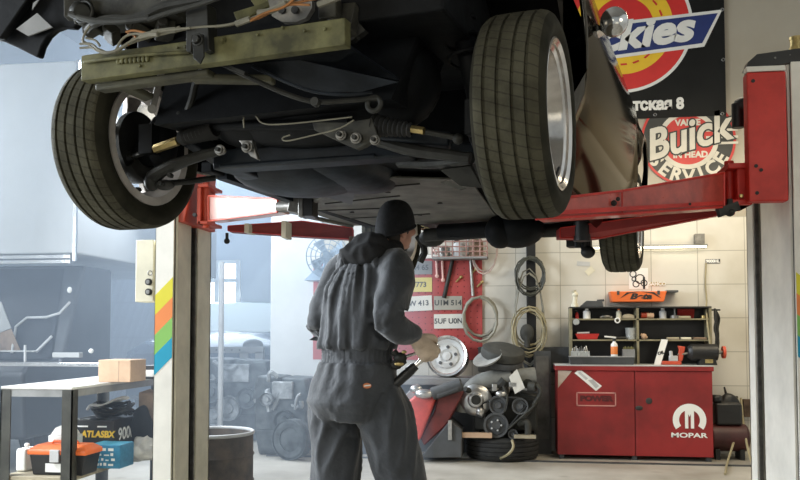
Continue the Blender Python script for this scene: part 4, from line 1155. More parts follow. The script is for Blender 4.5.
# blue box
a, b = P(92,464,5.62), P(121,468,5.62); y = a.y; x0, x1 = P(88,466,5.62).x, P(122,466,5.62).x
bb = thing('blue_box', 'blue printed box with white lettering beside the orange-lidded toolbox', 'box', ((x0+x1)/2,y+.1,z))
m = MB(); m.bx((x0,y,z), (x1,y+.20,z+.155)); link('carton', m, M_blue, bb, smooth=False, bev=.003)
m = MB(); m.bx((x0+.004,y+.004,z+.155), (x1-.004,y+.196,z+.158)); link('lid', m, M_bluel, bb, smooth=False)
m = MB()
random.seed(3)
for r in range(4):
    xx = x0+.012
    while xx < x1-.05:
        ww = random.uniform(.014,.04); m.bx((xx,y-.001,z+.018+r*.033), (xx+ww,y,z+.018+r*.033+random.uniform(.008,.02))); xx += ww+random.uniform(.008,.02)
link('print', m, M_print, bb, smooth=False)
# white bits
m = MB(); q = P(30,460,5.5); m.ell(V((q.x,q.y,z+.06)), (.05,.07,.06)); m.bx((q.x-.07,q.y-.02,z), (q.x-.02,q.y+.09,z+.14)); m.bx((q.x+.0,q.y+.12,z), (q.x+.30,q.y+.25,z+.205))
mm = MB(); mm.bx((q.x-.085,q.y-.03,z), (q.x-.01,q.y+.1,z+.15)); one('white_bottle', 'white plastic jug standing behind the toolbox', 'jug', mm.cyl((q.x-.045,q.y+.035,z+.15), (q.x-.045,q.y+.035,z+.18), .018), M_paper, bev=.015, seg=3)
m = MB(); m.bx((q.x+.03,q.y+.16,z), (q.x+.205,q.y+.30,z+.215)); one('white_box', 'long white box behind the orange-lidded toolbox', 'box', m, M_paper, bev=.006)
m = MB(); c = V((q.x+.125,q.y+.22,z+.216)); m.loft([[c+V((-.08,-.06,0)),c+V((.07,-.05,.002)),c+V((.07,.06,.002)),c+V((-.07,.06,0))],[c+V((-.05,-.05,.05)),c+V((.07,-.05,.02)),c+V((.04,.05,.055)),c+V((-.02,.05,.075))]])
one('crumpled_paper', 'folded white paper lying on the long white box', 'paper', m, M_paper, smooth=False)
# old brown carton and rag at the far end of the shelf
a, b = P(138,440,6.15), P(160,398,6.15); m = MB(); m.bx((a.x,a.y,z), (b.x,a.y+.25,z+.47))
m.prism([(a.x,a.y,z+.47),(a.x+.1,a.y-.03,z+.50),(b.x,a.y,z+.47)], (0,.01,.0)); one('cardboard_box', 'tall torn dark-brown carton at the far end of the lower shelf', 'box', m, M_cardd, smooth=False, bev=.004)
m = MB(); c = P(139,456,5.95); c.z = z+.055
m.ell(c, (.14,.12,.06), nu=26, nv=16); m.ell(c+V((.02,.02,.05)), (.08,.08,.05), nu=20, nv=12)
for i, p in enumerate(m.v):
    k = .045*(noise.noise(p*16))+.02*noise.noise(p*37); p2 = p+(p-c).normalized()*k; p2.z = max(p2.z, z); m.v[i] = p2
one('crumpled_cloth', 'crumpled off-white cloth at the far end of the lower shelf', 'cloth', m, M_cloth, ang=70)
# ------------------------------------------------------------------ signs on the back wall
WY = YB-.022
def pw(x, y, yy=WY): return PY(x, y, yy)
M_banner = mat('black_banner', (.009,.009,.008), .5, var=.2, scale=2, spec=.2)
M_bred = mat('banner_red', (.55,.022,.018), .45, var=.05); M_byel = mat('banner_yellow', (.72,.45,.02), .45, var=.05); M_bblue = mat('banner_blue', (.014,.028,.13), .45, var=.08); M_bwhite = mat('banner_white', (.68,.66,.60), .5, var=.04)
p0, p1 = pw(524,118), pw(726,116)
bz0 = pw(690,117).z; bz1 = pw(690,-62).z
c = pw(623,27); S = (pw(693,40).x-c.x)/1.0          # outer radius of the roundel
dk = thing('banner', 'black wall banner with red and yellow roundel and blue name bar', 'banner', ((p0.x+p1.x)/2,WY,bz0))
m = MB(); m.bx((p0.x,WY,bz0), (p1.x,WY+.006,bz1)); link('sheet', m, M_banner, dk, smooth=False)
def disc(m, c, r, y, sx=1., n=64, r0=0., a0=0., a1=2*PI):
    vs = []; fs = []; k = n if a1-a0 < 2*PI-.001 else n
    full = a1-a0 > 2*PI-.001
    cnt = n if full else n+1
    for i in range(cnt):
        t = a0+(a1-a0)*i/n
        vs += [V((c.x+r*sx*math.cos(t),y,c.z+r*math.sin(t))), V((c.x+r0*sx*math.cos(t),y,c.z+r0*math.sin(t)))]
    for i in range(n):
        j = (i+1) % cnt; fs.append((2*i,2*j,2*j+1,2*i+1))
    return m.add(vs, fs)
m = MB(); lay = WY-.002
m.mi = 2; disc(m, c, S, lay, r0=S*.955); m.mi = 0; disc(m, c, S*.955, lay, r0=S*.72); m.mi = 1; disc(m, c, S*.72, lay, r0=S*.44); m.mi = 0; disc(m, c, S*.44, lay, r0=.001)
m.mi = 0                            # small dashes in the yellow ring
for k in range(20):
    t = 2*PI*k/20; q = c+V((math.cos(t)*S*.57,-.003,math.sin(t)*S*.57)); x = V((-math.sin(t),0,math.cos(t))); y_ = V((math.cos(t),0,math.sin(t)))
    m.add([q-x*.035-y_*.008, q+x*.03-y_*.01, q+x*.035+y_*.008, q-x*.028+y_*.012], [(0,1,2,3)])
link('roundel', m, [M_bred, M_byel, M_bwhite], dk, smooth=False)
q = [pw(x,y,WY-.004) for x, y in ((529,70),(551,30),(722,10),(704,47))]
q2 = [pw(x,y,WY-.006) for x, y in ((534,66.5),(554,33),(717.5,13.5),(702,43.5))]
m = MB(); m.mi = 0; m.prism(q, (0,.001,0)); m.mi = 1; m.prism(q2, (0,.001,0)); link('name_bar', m, [M_bwhite, M_bblue], dk, smooth=False)
a, b = pw(536,61,WY-.008), pw(697,39,WY-.008)
xd = V((b.x-a.x,0,b.z-a.z)).normalized(); mid = (pw(620,37.5,WY-.008))
m = MB(); m.text('Dickies', .40, fr(mid+V((.0,0,0)), xd, (0,0,1)), .018, 0, .28, 1.18); 
nm = link('lettering', m, M_bwhite, dk, smooth=False)
m = MB(); q = pw(683.5,104,WY-.003); m.text('тская 8', .155, wallM(q), .008, 0, 0, .92, 'RIGHT'); link('lettering', m, M_bwhite, dk, smooth=False)
m = MB()
for x, y in ((722,10),(723,60),(722,114),(655,115)): 
    e = pw(x,y,WY-.004); m.torus(e, (0,1,0), .014, .005, 14, 6)
link('eyelet', m, M_steel, dk)
dk.location.y -= .012
# round service sign
c = pw(688,140); S = pw(736,140).x-c.x
bs = thing('service_sign', 'round red, cream and black service sign with script lettering, under the banner', 'sign', (c.x,WY,c.z))
m = MB(); m.mi = 0
m.cyl(c+V((0,.009,0)), c+V((0,.001,0)), S*1.0, n=64); lay = WY-.001
M_scr = mat('sign_cream', (.58,.54,.45), .5, var=.08); M_sred = mat('sign_red', (.50,.028,.022), .45, var=.08); M_sblk = mat('sign_black', (.02,.022,.02), .45, var=.1); M_sgrey = mat('sign_grey', (.36,.34,.29), .5, var=.06)
disc(m, c, S, lay-.001, r0=S*.95); m.mi = 1; disc(m, c, S*.95, lay-.001, r0=S*.64); m.mi = 2; disc(m, c, S*.64, lay-.001, r0=S*.54); m.mi = 0; disc(m, c, S*.54, lay-.001, r0=.001)
link('disc', m, [M_sred, M_sblk, M_scr], bs, smooth=False)
m = MB()
def arc_text(m, txt, c, r, size, a_mid, step, off=.003, inward=False):
    n = len(txt)
    for i, ch in enumerate(txt):
        t = a_mid+(i-(n-1)/2)*step
        q = c+V((r*math.cos(t),-.004,r*math.sin(t))); up = V((-math.cos(t),0,-math.sin(t))) if inward else V((math.cos(t),0,math.sin(t)))
        x = up.cross(V((0,-1,0))) if False else V((up.z,0,-up.x))
        m.text(ch, size, fr(q, x, up), off)
arc_text(m, 'SERVICE', c, S*.81, .185, -PI/2+.0, .335, .007, True)
link('lettering', m, M_scr, bs, smooth=False)
m = MB(); m.text('VALVE', .085, wallM(c+V((.0,-.004,S*.38))), .004); link('lettering', m, M_scr, bs, smooth=False); m = MB(); m.text('IN HEAD', .085, wallM(c+V((.02,-.004,-S*.33))), .004); link('lettering', m, M_scr, bs, smooth=False)
a, b = pw(645,156), pw(730,133); xd = V((b.x-a.x,0,b.z-a.z)).normalized(); q = pw(686,137,WY-.008)
m = MB(); m.mi = 0; F0 = fr(q, xd, (0,0,1))
m.text('Buick', .43, F0, .026, 0, .30, .88); m.mi = 1; F1 = fr(q+V((0,-.004,0)), xd, (0,0,1)); m.text('Buick', .43, F1, .011, 0, .30, .88)
m.mi = 2
for z in (pw(722,130).z, pw(724,137).z, pw(726,143).z): m.bx((pw(706,136).x,WY-.005,z-.012), (pw(738,136).x,WY-.004,z+.012))
link('script_lettering', m, [M_sblk, M_scr, M_scr], bs, smooth=False)

# ------------------------------------------------------------------ strip light, papers, tool case over the bench
tl = thing('strip_light', 'lit fluorescent strip light on the tiled wall above the bench', 'lamp', pw(650,247,YB-.05))
a, b = pw(584,248.5,YB-.05), pw(708,246.5,YB-.05)
m = MB(); m.bx((a.x,YB-.045,a.z+.006), (b.x,YB,a.z+.03)); link('housing', m, M_grey, tl, smooth=False, bev=.004)
m = MB(); m.cyl((a.x+.02,YB-.07,a.z), (b.x-.02,YB-.07,a.z), .009, n=12); link('tube', m, mat('lit_tube', (1,.95,.8), .4, var=0, emit=(1.,.90,.62), estr=5.), tl)
m = MB(); c = pw(700,244,YB-.05)
m.bx(c+V((-.05,-.03,0)), c+V((.04,.045,.10))); link('starter', m, M_steel, tl, smooth=False)
def card(x0, y0, x1, y1, yy, mt, nm, lab, cat, rot=0., text=None, tm=None, ts=.05, group=None, th=.003):
    a, b = PY(x0,y1,yy), PY(x1,y0,yy); c = (a+b)/2; w, h = (b.x-a.x)/2, (b.z-a.z)/2
    x = V((math.cos(rot),0,math.sin(rot))); u = V((-math.sin(rot),0,math.cos(rot)))
    m = MB(); m.prism([c-x*w-u*h, c+x*w-u*h, c+x*w+u*h, c-x*w+u*h], (0,-th,0))
    if not text: return one(nm, lab, cat, m, mt, loc=(c.x,yy,c.z), smooth=False, group=group)
    t = thing(nm, lab, cat, (c.x,yy,c.z), group); link('sheet', m, mt, t, smooth=False, bev=.001)
    m = MB(); m.text(text, ts, fr(c+V((0,-th-.001,0)), x, u), .002); link('lettering', m, tm or M_black, t, smooth=False)
    return t
card(577,261.5,590,266, YB-.003, M_greyl, 'name_plate', 'small grey name plate on the tiles beside the rear wheel, above the crooked tag', 'plate', -.06)
card(585.5,268,594,274, YB-.003, M_cream, 'paper_note', 'small yellowed tag stuck crookedly beside the rear wheel', 'paper', .7)
card(705.5,259,720,263.5, YB-.003, M_greyd, 'name_plate', 'small dark label plate on the tiles at the top of the tan power cord', 'plate', 0, '9000HL', M_print, .04)
pn = card(629,268,648,289, YB-.003, M_paper, 'paper_sheet', 'white sheet with black drawings above the orange tool case', 'paper')
m = MB(); 
for (x,y,r) in ((633,274,.03),(640,279,.045),(636,284,.03),(644,283,.03),(634,279,.02)):
    e = pw(x,y,YB-.0075); m.torus(e, (0,1,0), r, .005, 14, 5)
m.bx(pw(643,289,YB-.008), pw(645,277,YB-.007)); link('sketch', m, M_black, pn, smooth=False)
card(649,282,665,286, YB-.003, mat('worn_gold_print', (.42,.34,.16), .6), 'wall_sticker', 'narrow gold sticker beside the white sheet', 'sticker', 0, 'BAHCO', M_paper, .05)
m = MB(); a = pw(667,291,YB-.002); m.bx(a+V((-.03,-.16,-.02)), a+V((.08,0,0))); 
one('wall_bracket', 'thin grey ledge bracket against one end of the orange tool case', 'bracket', m, M_greyd, smooth=False)
oc = thing('tool_case', 'long orange tool case with black emblem hung above the bench shelves', 'tool case', pw(638,302,8.36))
a, b = PY(610,302,8.36), PY(667,291,8.36)
m = MB(); m.prism([(a.x+.02,8.36,a.z),(b.x-.03,8.36,a.z),(b.x,8.36,b.z),(a.x,8.36,b.z)], (0,.175,0)); link('case', m, M_orange, oc, smooth=False, bev=.008)
m = MB(); cc = (a+b)/2; m.text('Beta', .075, wallM((cc.x+.02,8.357,cc.z)), .004, 0, .3, 1.5); 
for s in (-1,1): m.prism([(cc.x+.02,8.357,cc.z+.05),(cc.x+.02+s*.13,8.357,cc.z+.042),(cc.x+.02+s*.20,8.357,cc.z-.02),(cc.x+.02+s*.11,8.357,cc.z+.03)], (0,-.001,0))
link('emblem', m, M_slot, oc, smooth=False)
m = MB()
for x in (a.x+.08, b.x-.08): m.bx((x-.012,8.354,b.z-.035), (x+.012,8.36,b.z+.004))
link('latch', m, M_greyd, oc, smooth=False)

# ------------------------------------------------------------------ red cabinet bench
CY = 8.0
x0, x1 = PY(557,400,CY).x, PY(713,400,CY).x; zt = PY(635,365,CY).z; zb = PY(635,456,CY).z; cd = .42
cab = thing('cabinet', 'red two-door steel cabinet bench with white round emblem, under the shelf unit', 'cabinet', ((x0+x1)/2,CY+cd/2,0))
m = MB(); m.bx((x0,CY+.02,zb), (x1,CY+cd,zt-.03)); link('carcass', m, M_redcab, cab, smooth=False)
m = MB(); m.bx((x0-.015,CY-.012,zt-.055), (x1+.01,CY+cd,zt-.012)); m.mi = 1; m.bx((x0-.015,CY-.012,zt-.012), (x1+.01,CY+cd,zt)); link('worktop', m, [M_redcab, M_greyl], cab, smooth=False, bev=.003)
for x in (x0+.02, (x0+x1)/2-.02, x1-.06):
    m = MB(); m.bx((x,CY+.03,0), (x+.045,CY+.075,zb)); link('leg', m, M_greyd, cab, smooth=False)
xm = PY(635,400,CY).x
def door(xa, xb): 
    m = MB(); m.bx((xa,CY,zb), (xb,CY+.02,zt-.058)); return link('door', m, M_redcab, cab, smooth=False, bev=.004)
dL = door(x0+.003, xm-.004); dR = door(xm+.004, x1-.003)
cc = lambda x, y, yy=CY-.002: PY(x,y,yy)
m = MB(); m.prism([cc(574.5,373),cc(579.5,369),cc(602,386),cc(596,391)], (0,-.001,0)); m.mi = 1
m.prism([cc(578,373),cc(580,371.5),cc(588,378.5),cc(586,380)], (0,-.002,0)); m.prism([cc(588,380),cc(593,379.5),cc(599,386),cc(596,388.5)], (0,-.002,0)); link('sticker', m, [M_paper, M_greyl], dL, smooth=False)
m = MB(); m.prism([cc(558,370),cc(572,371),cc(558,388)], (0,-.001,0)); link('corner_tape', m, mat('beige_tape', (.5,.40,.33), .7), dL, smooth=False)
M_fr = mat('pink_line', (.62,.30,.26), .6); m = MB()
A, B = cc(576.5,406), cc(616,392.5)
for u in ((A.x,A.z,B.x,A.z+.01),(A.x,B.z-.01,B.x,B.z),(A.x,A.z,A.x+.01,B.z),(B.x-.01,A.z,B.x,B.z)): m.bx((u[0],CY-.003,u[1]), (u[2],CY,u[3]))
m.mi = 1; m.text('POWER', .065, wallM(((A.x+B.x)/2,CY-.003,(A.z+B.z)/2+.005)), .005, 0, 0, 1.3); link('name_frame', m, [M_fr, mat('dark_maroon', (.10,.012,.012), .6)], dL, smooth=False)
m = MB(); c = cc(689.5,420); r = .150
disc(m, c, r, CY-.002, r0=r*.62, a0=-.62, a1=PI+.62, n=40)
wv_ = r*.30
m.prism([c+V((-wv_*.9,-.002,-r*.52)), c+V((-wv_*.25,-.002,-r*.52)), c+V((-wv_*.25,-.002,r*.70)), c+V((-wv_*.9,-.002,r*.78))], (0,.001,0)); m.prism([c+V((wv_*.25,-.002,-r*.52)), c+V((wv_*.9,-.002,-r*.52)), c+V((wv_*.9,-.002,r*.78)), c+V((wv_*.25,-.002,r*.70))], (0,.001,0))
m.prism([c+V((-wv_*.9,-.0025,r*.80)), c+V((0,-.0025,r*.20)), c+V((wv_*.9,-.0025,r*.80)), c+V((wv_*.9,-.0025,r*.95)), c+V((-wv_*.9,-.0025,r*.95))], (0,.001,0))
q = cc(689,435.5); m.text('MOPAR', .060, wallM(q+V((0,-.001,0))), .0018, 0, 0, 1.60); link('emblem', m, M_print, dR, smooth=False)
m = MB(); c = cc(639,408); m.ell(c, (.035,.008,.022)); m.ell(cc(649,401), (.03,.004,.03)); link('latch', m, M_slot, dR)

# bench shelves (hutch)
HY, HB = 8.16, 8.40
hx0, hx1 = PY(570,330,HY).x, PY(712,330,HY).x; hz1 = PY(640,308,HY).z; hz0 = zt
hut = thing('shelf_unit', 'low black-backed open shelf unit standing on the red cabinet', 'shelf', ((hx0+hx1)/2,(HY+HB)/2,hz0))
M_shelf = mat('shelf_wood_olive', (.26,.23,.14), .6, var=.2, scale=10)
m = MB(); m.bx((hx0,HB-.012,hz0), (hx1,HB,hz1)); link('back_panel', m, M_black, hut, smooth=False)
hxm = PY(638,330,HY).x
for x in (hx0, hxm-.012, hx1-.022):
    m = MB(); m.bx((x,HY,hz0), (x+.022,HB-.012,hz1)); link('upright', m, M_shelf, hut, smooth=False)
zs = [PY(640,y,HY).z for y in (318.5,339.5)]
for z in zs:
    m = MB(); m.bx((hx0+.02,HY,z-.014), (hx1-.02,HB-.012,z)); link('shelf', m, M_shelf, hut, smooth=False)
m = MB(); m.bx((hx0,HY,hz1), (hx1,HB,hz1+.014)); link('top', m, M_black, hut, smooth=False)
IY = 8.24
def ix(px, yy=IY): return PY(px,330,yy).x
def bottle(nm, lab, px, z, r, h, mb_, mc, ml=None, cat='bottle', yy=IY):
    c = V((ix(px,yy),yy,z+.0008)); t = thing(nm, lab, cat, c)
    m = MB(); m.lathe([(.001,0),(r,0),(r,h*.62),(r*.9,h*.70),(r*.42,h*.80),(r*.42,h*.88),(.001,h*.88)], c, n=18); link('body', m, mb_, t)
    m = MB(); m.cyl(c+V((0,0,h*.86)), c+V((0,0,h)), r*.5, n=14); link('cap', m, mc, t)
    if ml: m = MB(); m.lathe([(r*1.01,h*.12),(r*1.02,h*.13),(r*1.02,h*.55),(r*1.01,h*.56)], c, n=18); link('paper_label', m, ml, t)
    return t
def tub(nm, lab, px, z, r, h, mt, cat='tub', yy=IY, r2=None, fill=None):
    c = V((ix(px,yy),yy,z+.0008)); r2 = r2 or r*1.12; t = thing(nm, lab, cat, c)
    m = MB(); m.lathe([(.001,0),(r,0),(r2,h),(r2*1.06,h),(r2*1.06,h+.006),(r2*.94,h+.006),(r*.92,.006),(.001,.006)], c, n=20); link('tub_body', m, mt, t)
    if fill: m = MB(); m.ell(c+V((0,0,h*.6)), (r*.9,r*.9,h*.25)); link('contents', m, fill, t)
    return t
Z1, Z2, Z3 = zs[0], zs[1], hz0
trz = Z3+.058
# lower row: tray on the bench, left half
a, b = ix(569,8.03), ix(634,8.03)
ty = thing('drip_tray', 'long dark grey metal tray on the bench holding the orange-labelled bottle', 'tray', ((a+b)/2,8.07,Z3+.001))
m = MB(); m.loft([[(a+.012,8.012,Z3+.001),(b-.012,8.012,Z3+.001),(b-.012,8.145,Z3+.001),(a+.012,8.145,Z3+.001)],[(a,7.995,Z3+.075),(b,7.995,Z3+.075),(b,8.152,Z3+.075),(a,8.152,Z3+.075)]], caps=True)
link('pan', m, M_greyd, ty, smooth=False); m = MB(); m.tube([(a,7.995,Z3+.075),(b,7.995,Z3+.075),(b,8.152,Z3+.075),(a,8.152,Z3+.075)], .006, 6, True); link('rim', m, M_grey, ty)
zt_ = Z3+.076
bottle('spray_bottle', 'small orange-labelled bottle standing in the dark tray', 614, zt_, .032, .17, M_paper, M_black, M_orprint, yy=8.09)
m = MB(); c = V((ix(580,8.09),8.09,zt_)); m.bx(c+V((-.085,-.04,.001)), c+V((.085,.04,.05))); m.mi = 1
for k in range(9): m.cyl(c+V((-.07+.017*k,-.01,.04)), c+V((-.07+.016*k,.02*math.sin(k),.075+.012*(k % 3))), .006, n=6)
one('bit_box', 'clear box of screws and bits in the dark tray', 'box', m, [M_clear, M_steel])
m = MB(); c = V((ix(628,8.09),8.09,zt_)); m.bx(c+V((-.055,-.04,.001)), c+V((.055,.04,.07))); m.mi = 1
for k in range(7): m.cyl(c+V((-.045+.014*k,-.02,.05)), c+V((-.04+.014*k,.01,.085+.01*(k % 2))), .007, n=6)
one('parts_box', 'grey box of olive metal parts in the dark tray', 'box', m, [M_grey, M_olive])
# middle shelf
m = MB(); c = V((ix(587),IY,Z2)); m.loft([[c+V((-.09,-.05,.001)),c+V((.09,-.05,.001)),c+V((.09,.05,.001)),c+V((-.09,.05,.001))],[c+V((-.115,-.06,.055)),c+V((.11,-.06,.055)),c+V((.11,.06,.055)),c+V((-.115,.06,.055))]])
m.mi = 1; m.cyl(c+V((-.10,-.03,.06)), c+V((.02,-.01,.065)), .010, n=8); one('parts_tray', 'red plastic parts tray on the middle shelf beside the small hammer', 'tray', m, [M_sred, M_greyl])
tub('plastic_tub', 'clear grey plastic tub on the middle shelf by the divider', 631, Z2, .048, .105, M_clear, fill=M_grey)
h = thing('hammer', 'small hammer with pale handle lying beside the clear grey tub', 'hammer', (ix(610),IY-.07,Z2+.001))
m = MB(); c = V((ix(610),IY-.05,Z2+.016)); m.cyl(c+V((-.06,0,.012)), c+V((.05,0,0)), .009, n=8); link('handle', m, M_paper, h)
m = MB(); m.cyl(c+V((.05,0,-.002)), c+V((.13,.01,-.002)), .015, n=10); m.cyl(c+V((.128,.01,-.002)), c+V((.145,.01,-.002)), .013, n=8); link('head', m, M_dsteel, h)
m = MB(); c = V((ix(643),IY-.05,Z2+.03)); m.ell(c, (.028,.028,.028)); m.cyl(c+V((-.03,0,.02)), c+V((.03,0,-.015)), .014, n=10); one('orange_fitting', 'small copper-coloured fitting beside the shelf divider', 'fitting', m, M_card, loc=(c.x,c.y,Z2))
for k, (xa, xb, mt, lab) in enumerate(((666,678,M_wood,'pale wooden flat file on the middle shelf, first beyond the copper-coloured fitting'),(680,690,M_cream,'cream flat strip between the pale file and the brown strip'),(692,705,M_cardd,'brown flat strip on the middle shelf beside the black belts'))):
    m = MB(); m.bx((ix(xa),IY-.06,Z2+.001), (ix(xb),IY,Z2+.022)); one('file', lab, 'file', m, mt, bev=.004)
# top shelf
bottle('bottle', 'small dark red bottle with black cap on the top shelf', 577, Z1, .018, .075, M_sred, M_black)
bottle('bottle', 'squat white bottle on the top shelf beside the dark red bottle', 587, Z1, .036, .105, M_paper, M_paper)
bottle('bottle', 'small jar with orange cap on the top shelf', 619, Z1, .026, .095, M_cream, M_orange, cat='bottle')
m = MB(); m.cyl((ix(600),IY-.02,Z1+.012), (ix(612),IY-.02,Z1+.014), .011, n=8); m.ell((ix(606),IY-.02,Z1+.02), (.05,.02,.018)); one('grey_spanner', 'grey metal tool lying beside the jar with orange cap', 'tool', m, M_steel)
m = MB(); m.bx((ix(622),IY-.05,Z1+.001), (ix(634),IY,Z1+.03)); m.ell((ix(628),IY-.03,Z1+.03), (.05,.02,.015)); one('wooden_block', 'pale wooden block on the top shelf beside the divider', 'block', m, M_wood, bev=.005)
m = MB(); m.torus((ix(616.5),HY-.006,Z1-.018), (0,1,0), .022, .007, 18, 8); one('tape_ring', 'white tape ring hanging on the top shelf edge', 'tape', m, M_paper, loc=(ix(616.5),HY-.006,Z1-.045))
m = MB(); m.cyl((ix(575.5),HY-.03,PY(575,322,HY).z), (ix(575.5),HY-.001,PY(575,322,HY).z), .03, n=18); m.cyl((ix(575.5),HY-.032,PY(575,322,HY).z), (ix(575.5),HY-.028,PY(575,322,HY).z), .02, n=16); one('clear_lamp', 'clear round lamp clipped to the end upright below the dark red bottle', 'lamp', m, M_clear)
for k, (px, dz, r, lab) in enumerate(((645,.04,.03,'red clamp spool on the top shelf by the divider'),(650,.025,.026,'small orange-red fitting beside the red clamp spool'))):
    m = MB(); c = V((ix(px),IY-.03*k,Z1+.002)); m.cyl(c+V((-r*1.2,0,r)), c+V((r*1.2,0,r)), r, n=14); m.cyl(c+V((-r*.5,0,r)), c+V((r*.5,0,r*1.5)), r*.8, n=10)
    one('clamp_spool', lab, 'fitting', m, M_redo if k == 0 else M_card)
bottle('bottle', 'grey-white cleaner bottle on the top shelf between red spool and oil can', 663, Z1, .034, .10, M_greyl, M_paper)
m = MB(); m.cyl((ix(675),IY,Z1+.002), (ix(675),IY,Z1+.03), .045, n=18); m.cyl((ix(675),IY,Z1+.03), (ix(675),IY,Z1+.10), .008, n=8); one('oil_can', 'grey oil can with thin spout on the top shelf', 'can', m, M_steel)
m = MB(); a = ix(680); b = ix(697); m.prism([(a,HB-.03,Z1+.002),(b,HB-.03,Z1+.002),(b,HB-.06,Z1+.095),(a,HB-.06,Z1+.095)], (0,.012,0)); one('red_folder', 'red folder leaning at the back of the top shelf', 'folder', m, M_sred, smooth=False)
m = MB(); m.bx((ix(678),IY-.05,Z1+.001), (ix(690),IY,Z1+.024)); one('wooden_strip', 'pale wooden strip lying in front of the red folder', 'strip', m, M_wood, bev=.003)
m = MB(); m.cyl((ix(703),IY-.03,Z1+.001), (ix(703),IY-.03,Z1+.028), .022, n=16); one('small_tin', 'small brass tin at the end of the top shelf', 'tin', m, M_brass)
# bench top, right half
BYY = 8.10
m = MB(); c = V((ix(657,BYY),BYY,Z3+.001)); u = V((.09,.0,.24)).normalized(); m.prism([c+V((-.032,0,0)), c+V((.030,0,0)), c+V((.105,.03,.235)), c+V((.045,.03,.24))], (0,.008,0)); m.mi = 1
m.text('OIL', .04, fr(c+V((.035,.008,.11)), (.95,0,.3), (-.3,.1,1)), .002); one('paper_card', 'white printed card leaning against the shelf unit', 'card', m, [M_paper, M_black], smooth=False)
dr = thing('charger', 'red L-shaped cordless tool with white case, lying on the bench beside the white card', 'tool', (ix(672,BYY),BYY,Z3+.001))
m = MB(); c = V((ix(672,BYY),BYY,Z3)); m.bx(c+V((-.10,-.04,.001)), c+V((.075,.04,.035))); m.prism([c+V((.045,-.03,.035)), c+V((.085,-.03,.035)), c+V((.115,-.03,.17)), c+V((.05,-.03,.18)), c+V((.062,-.03,.14))], (0,.06,0)); link('casing', m, M_redo, dr, bev=.006)
m = MB(); m.bx(c+V((-.03,-.035,.036)), c+V((.045,.035,.085))); m.cyl(c+V((-.01,0,.08)), c+V((-.015,0,.13)), .016, n=10); link('battery', m, M_greyl, dr, bev=.004)
gr = thing('bench_grinder', 'black electric bench motor with yellow plate and red polishing wheel', 'machine', (ix(704,BYY),BYY,Z3+.001))
c = V((ix(703,BYY),BYY-.02,Z3+.12))
m = MB(); m.cyl(c+V((-.12,0,0)), c+V((.12,0,0)), .078, n=24); m.cyl(c+V((-.15,0,0)), c+V((-.12,0,0)), .05, .075, 20); link('motor', m, M_black, gr, bev=.006)
m = MB(); m.prism([c+V((-.06,-.05,-.119)), c+V((.11,-.05,-.119)), c+V((.09,-.05,-.05)), c+V((-.04,-.05,-.05))], (0,.1,0)); m.mi = 1; m.bx(c+V((0,-.053,-.10)), c+V((.07,-.05,-.065))); link('base', m, [M_black, M_brass], gr, bev=.002)
m = MB(); m.cyl(c+V((-.20,0,-.02)), c+V((-.14,0,-.01)), .012, n=10); m.cyl(c+V((-.24,0,-.02)), c+V((-.20,0,-.02)), .006, n=8); m.cyl(c+V((.12,0,0)), c+V((.175,0,0)), .018, n=10); link('spindle', m, M_steel, gr)
m = MB(); m.cyl(c+V((.165,0,0)), c+V((.19,0,0)), .058, n=22); link('polishing_wheel', m, M_redo, gr)
# lamp and dark tool on the top of the shelves, left
m = MB(); c = V((ix(575),IY,hz1+.015)); m.cyl(c, c+V((0,0,.035)), .035, n=14); m.cyl(c+V((0,0,.035)), c+V((.005,0,.10)), .022, n=12); m.ell(c+V((.005,0,.12)), (.03,.03,.03)); m.cyl(c+V((0,0,.13)), c+V((-.01,0,.16)), .012, .03, 10)
one('work_lamp', 'small pale work lamp standing on top of the shelves', 'lamp', m, M_cream)
m = MB(); c = V((ix(592),IY,hz1+.015)); m.loft([[c+V((-.12,-.03,0)),c+V((.11,-.03,0)),c+V((.11,.04,0)),c+V((-.12,.04,0))],[c+V((-.05,-.03,.06)),c+V((.10,-.03,.055)),c+V((.10,.04,.055)),c+V((-.05,.04,.06))]]); m.cyl(c+V((.05,0,.06)), c+V((.12,0,.065)), .012, n=8)
one('tape_dispenser', 'dark wedge-shaped tool lying on top of the shelves', 'tool', m, M_greyd, smooth=False, bev=.006)
# belts and cords hung at the right end of the shelf unit
m = MB(); xx = hx1+.03
random.seed(5)
for k in range(5):
    q = [(xx+.02*k*.6+random.uniform(-.01,.01), HY+.02*k, hz1-.02-.06*j+random.uniform(-.01,.01)) for j in range(7)]; q[0] = (xx+.01, HY+.05, hz1-.01); m.tube(q, .011, 6, smooth=1)
m.cyl((xx-.02,HY+.05,hz1-.02), (xx+.06,HY+.05,hz1-.02), .008)
one('drive_belt', 'bunch of black belts hung on the shelf unit behind the bench motor', 'belt', m, M_blackr, loc=(xx,HY,hz1-.4))
m = MB(); m.tube([PY(706,263,YB-.012), PY(705,285,YB-.012), PY(707,300,YB-.03), PY(706,308,8.2), PY(708,330,HY-.02), PY(711,352,8.08)], .009, 6, smooth=2)
one('extension_cable', 'tan power cord running down the tiles to the bench motor', 'cable', m, M_tanhose)
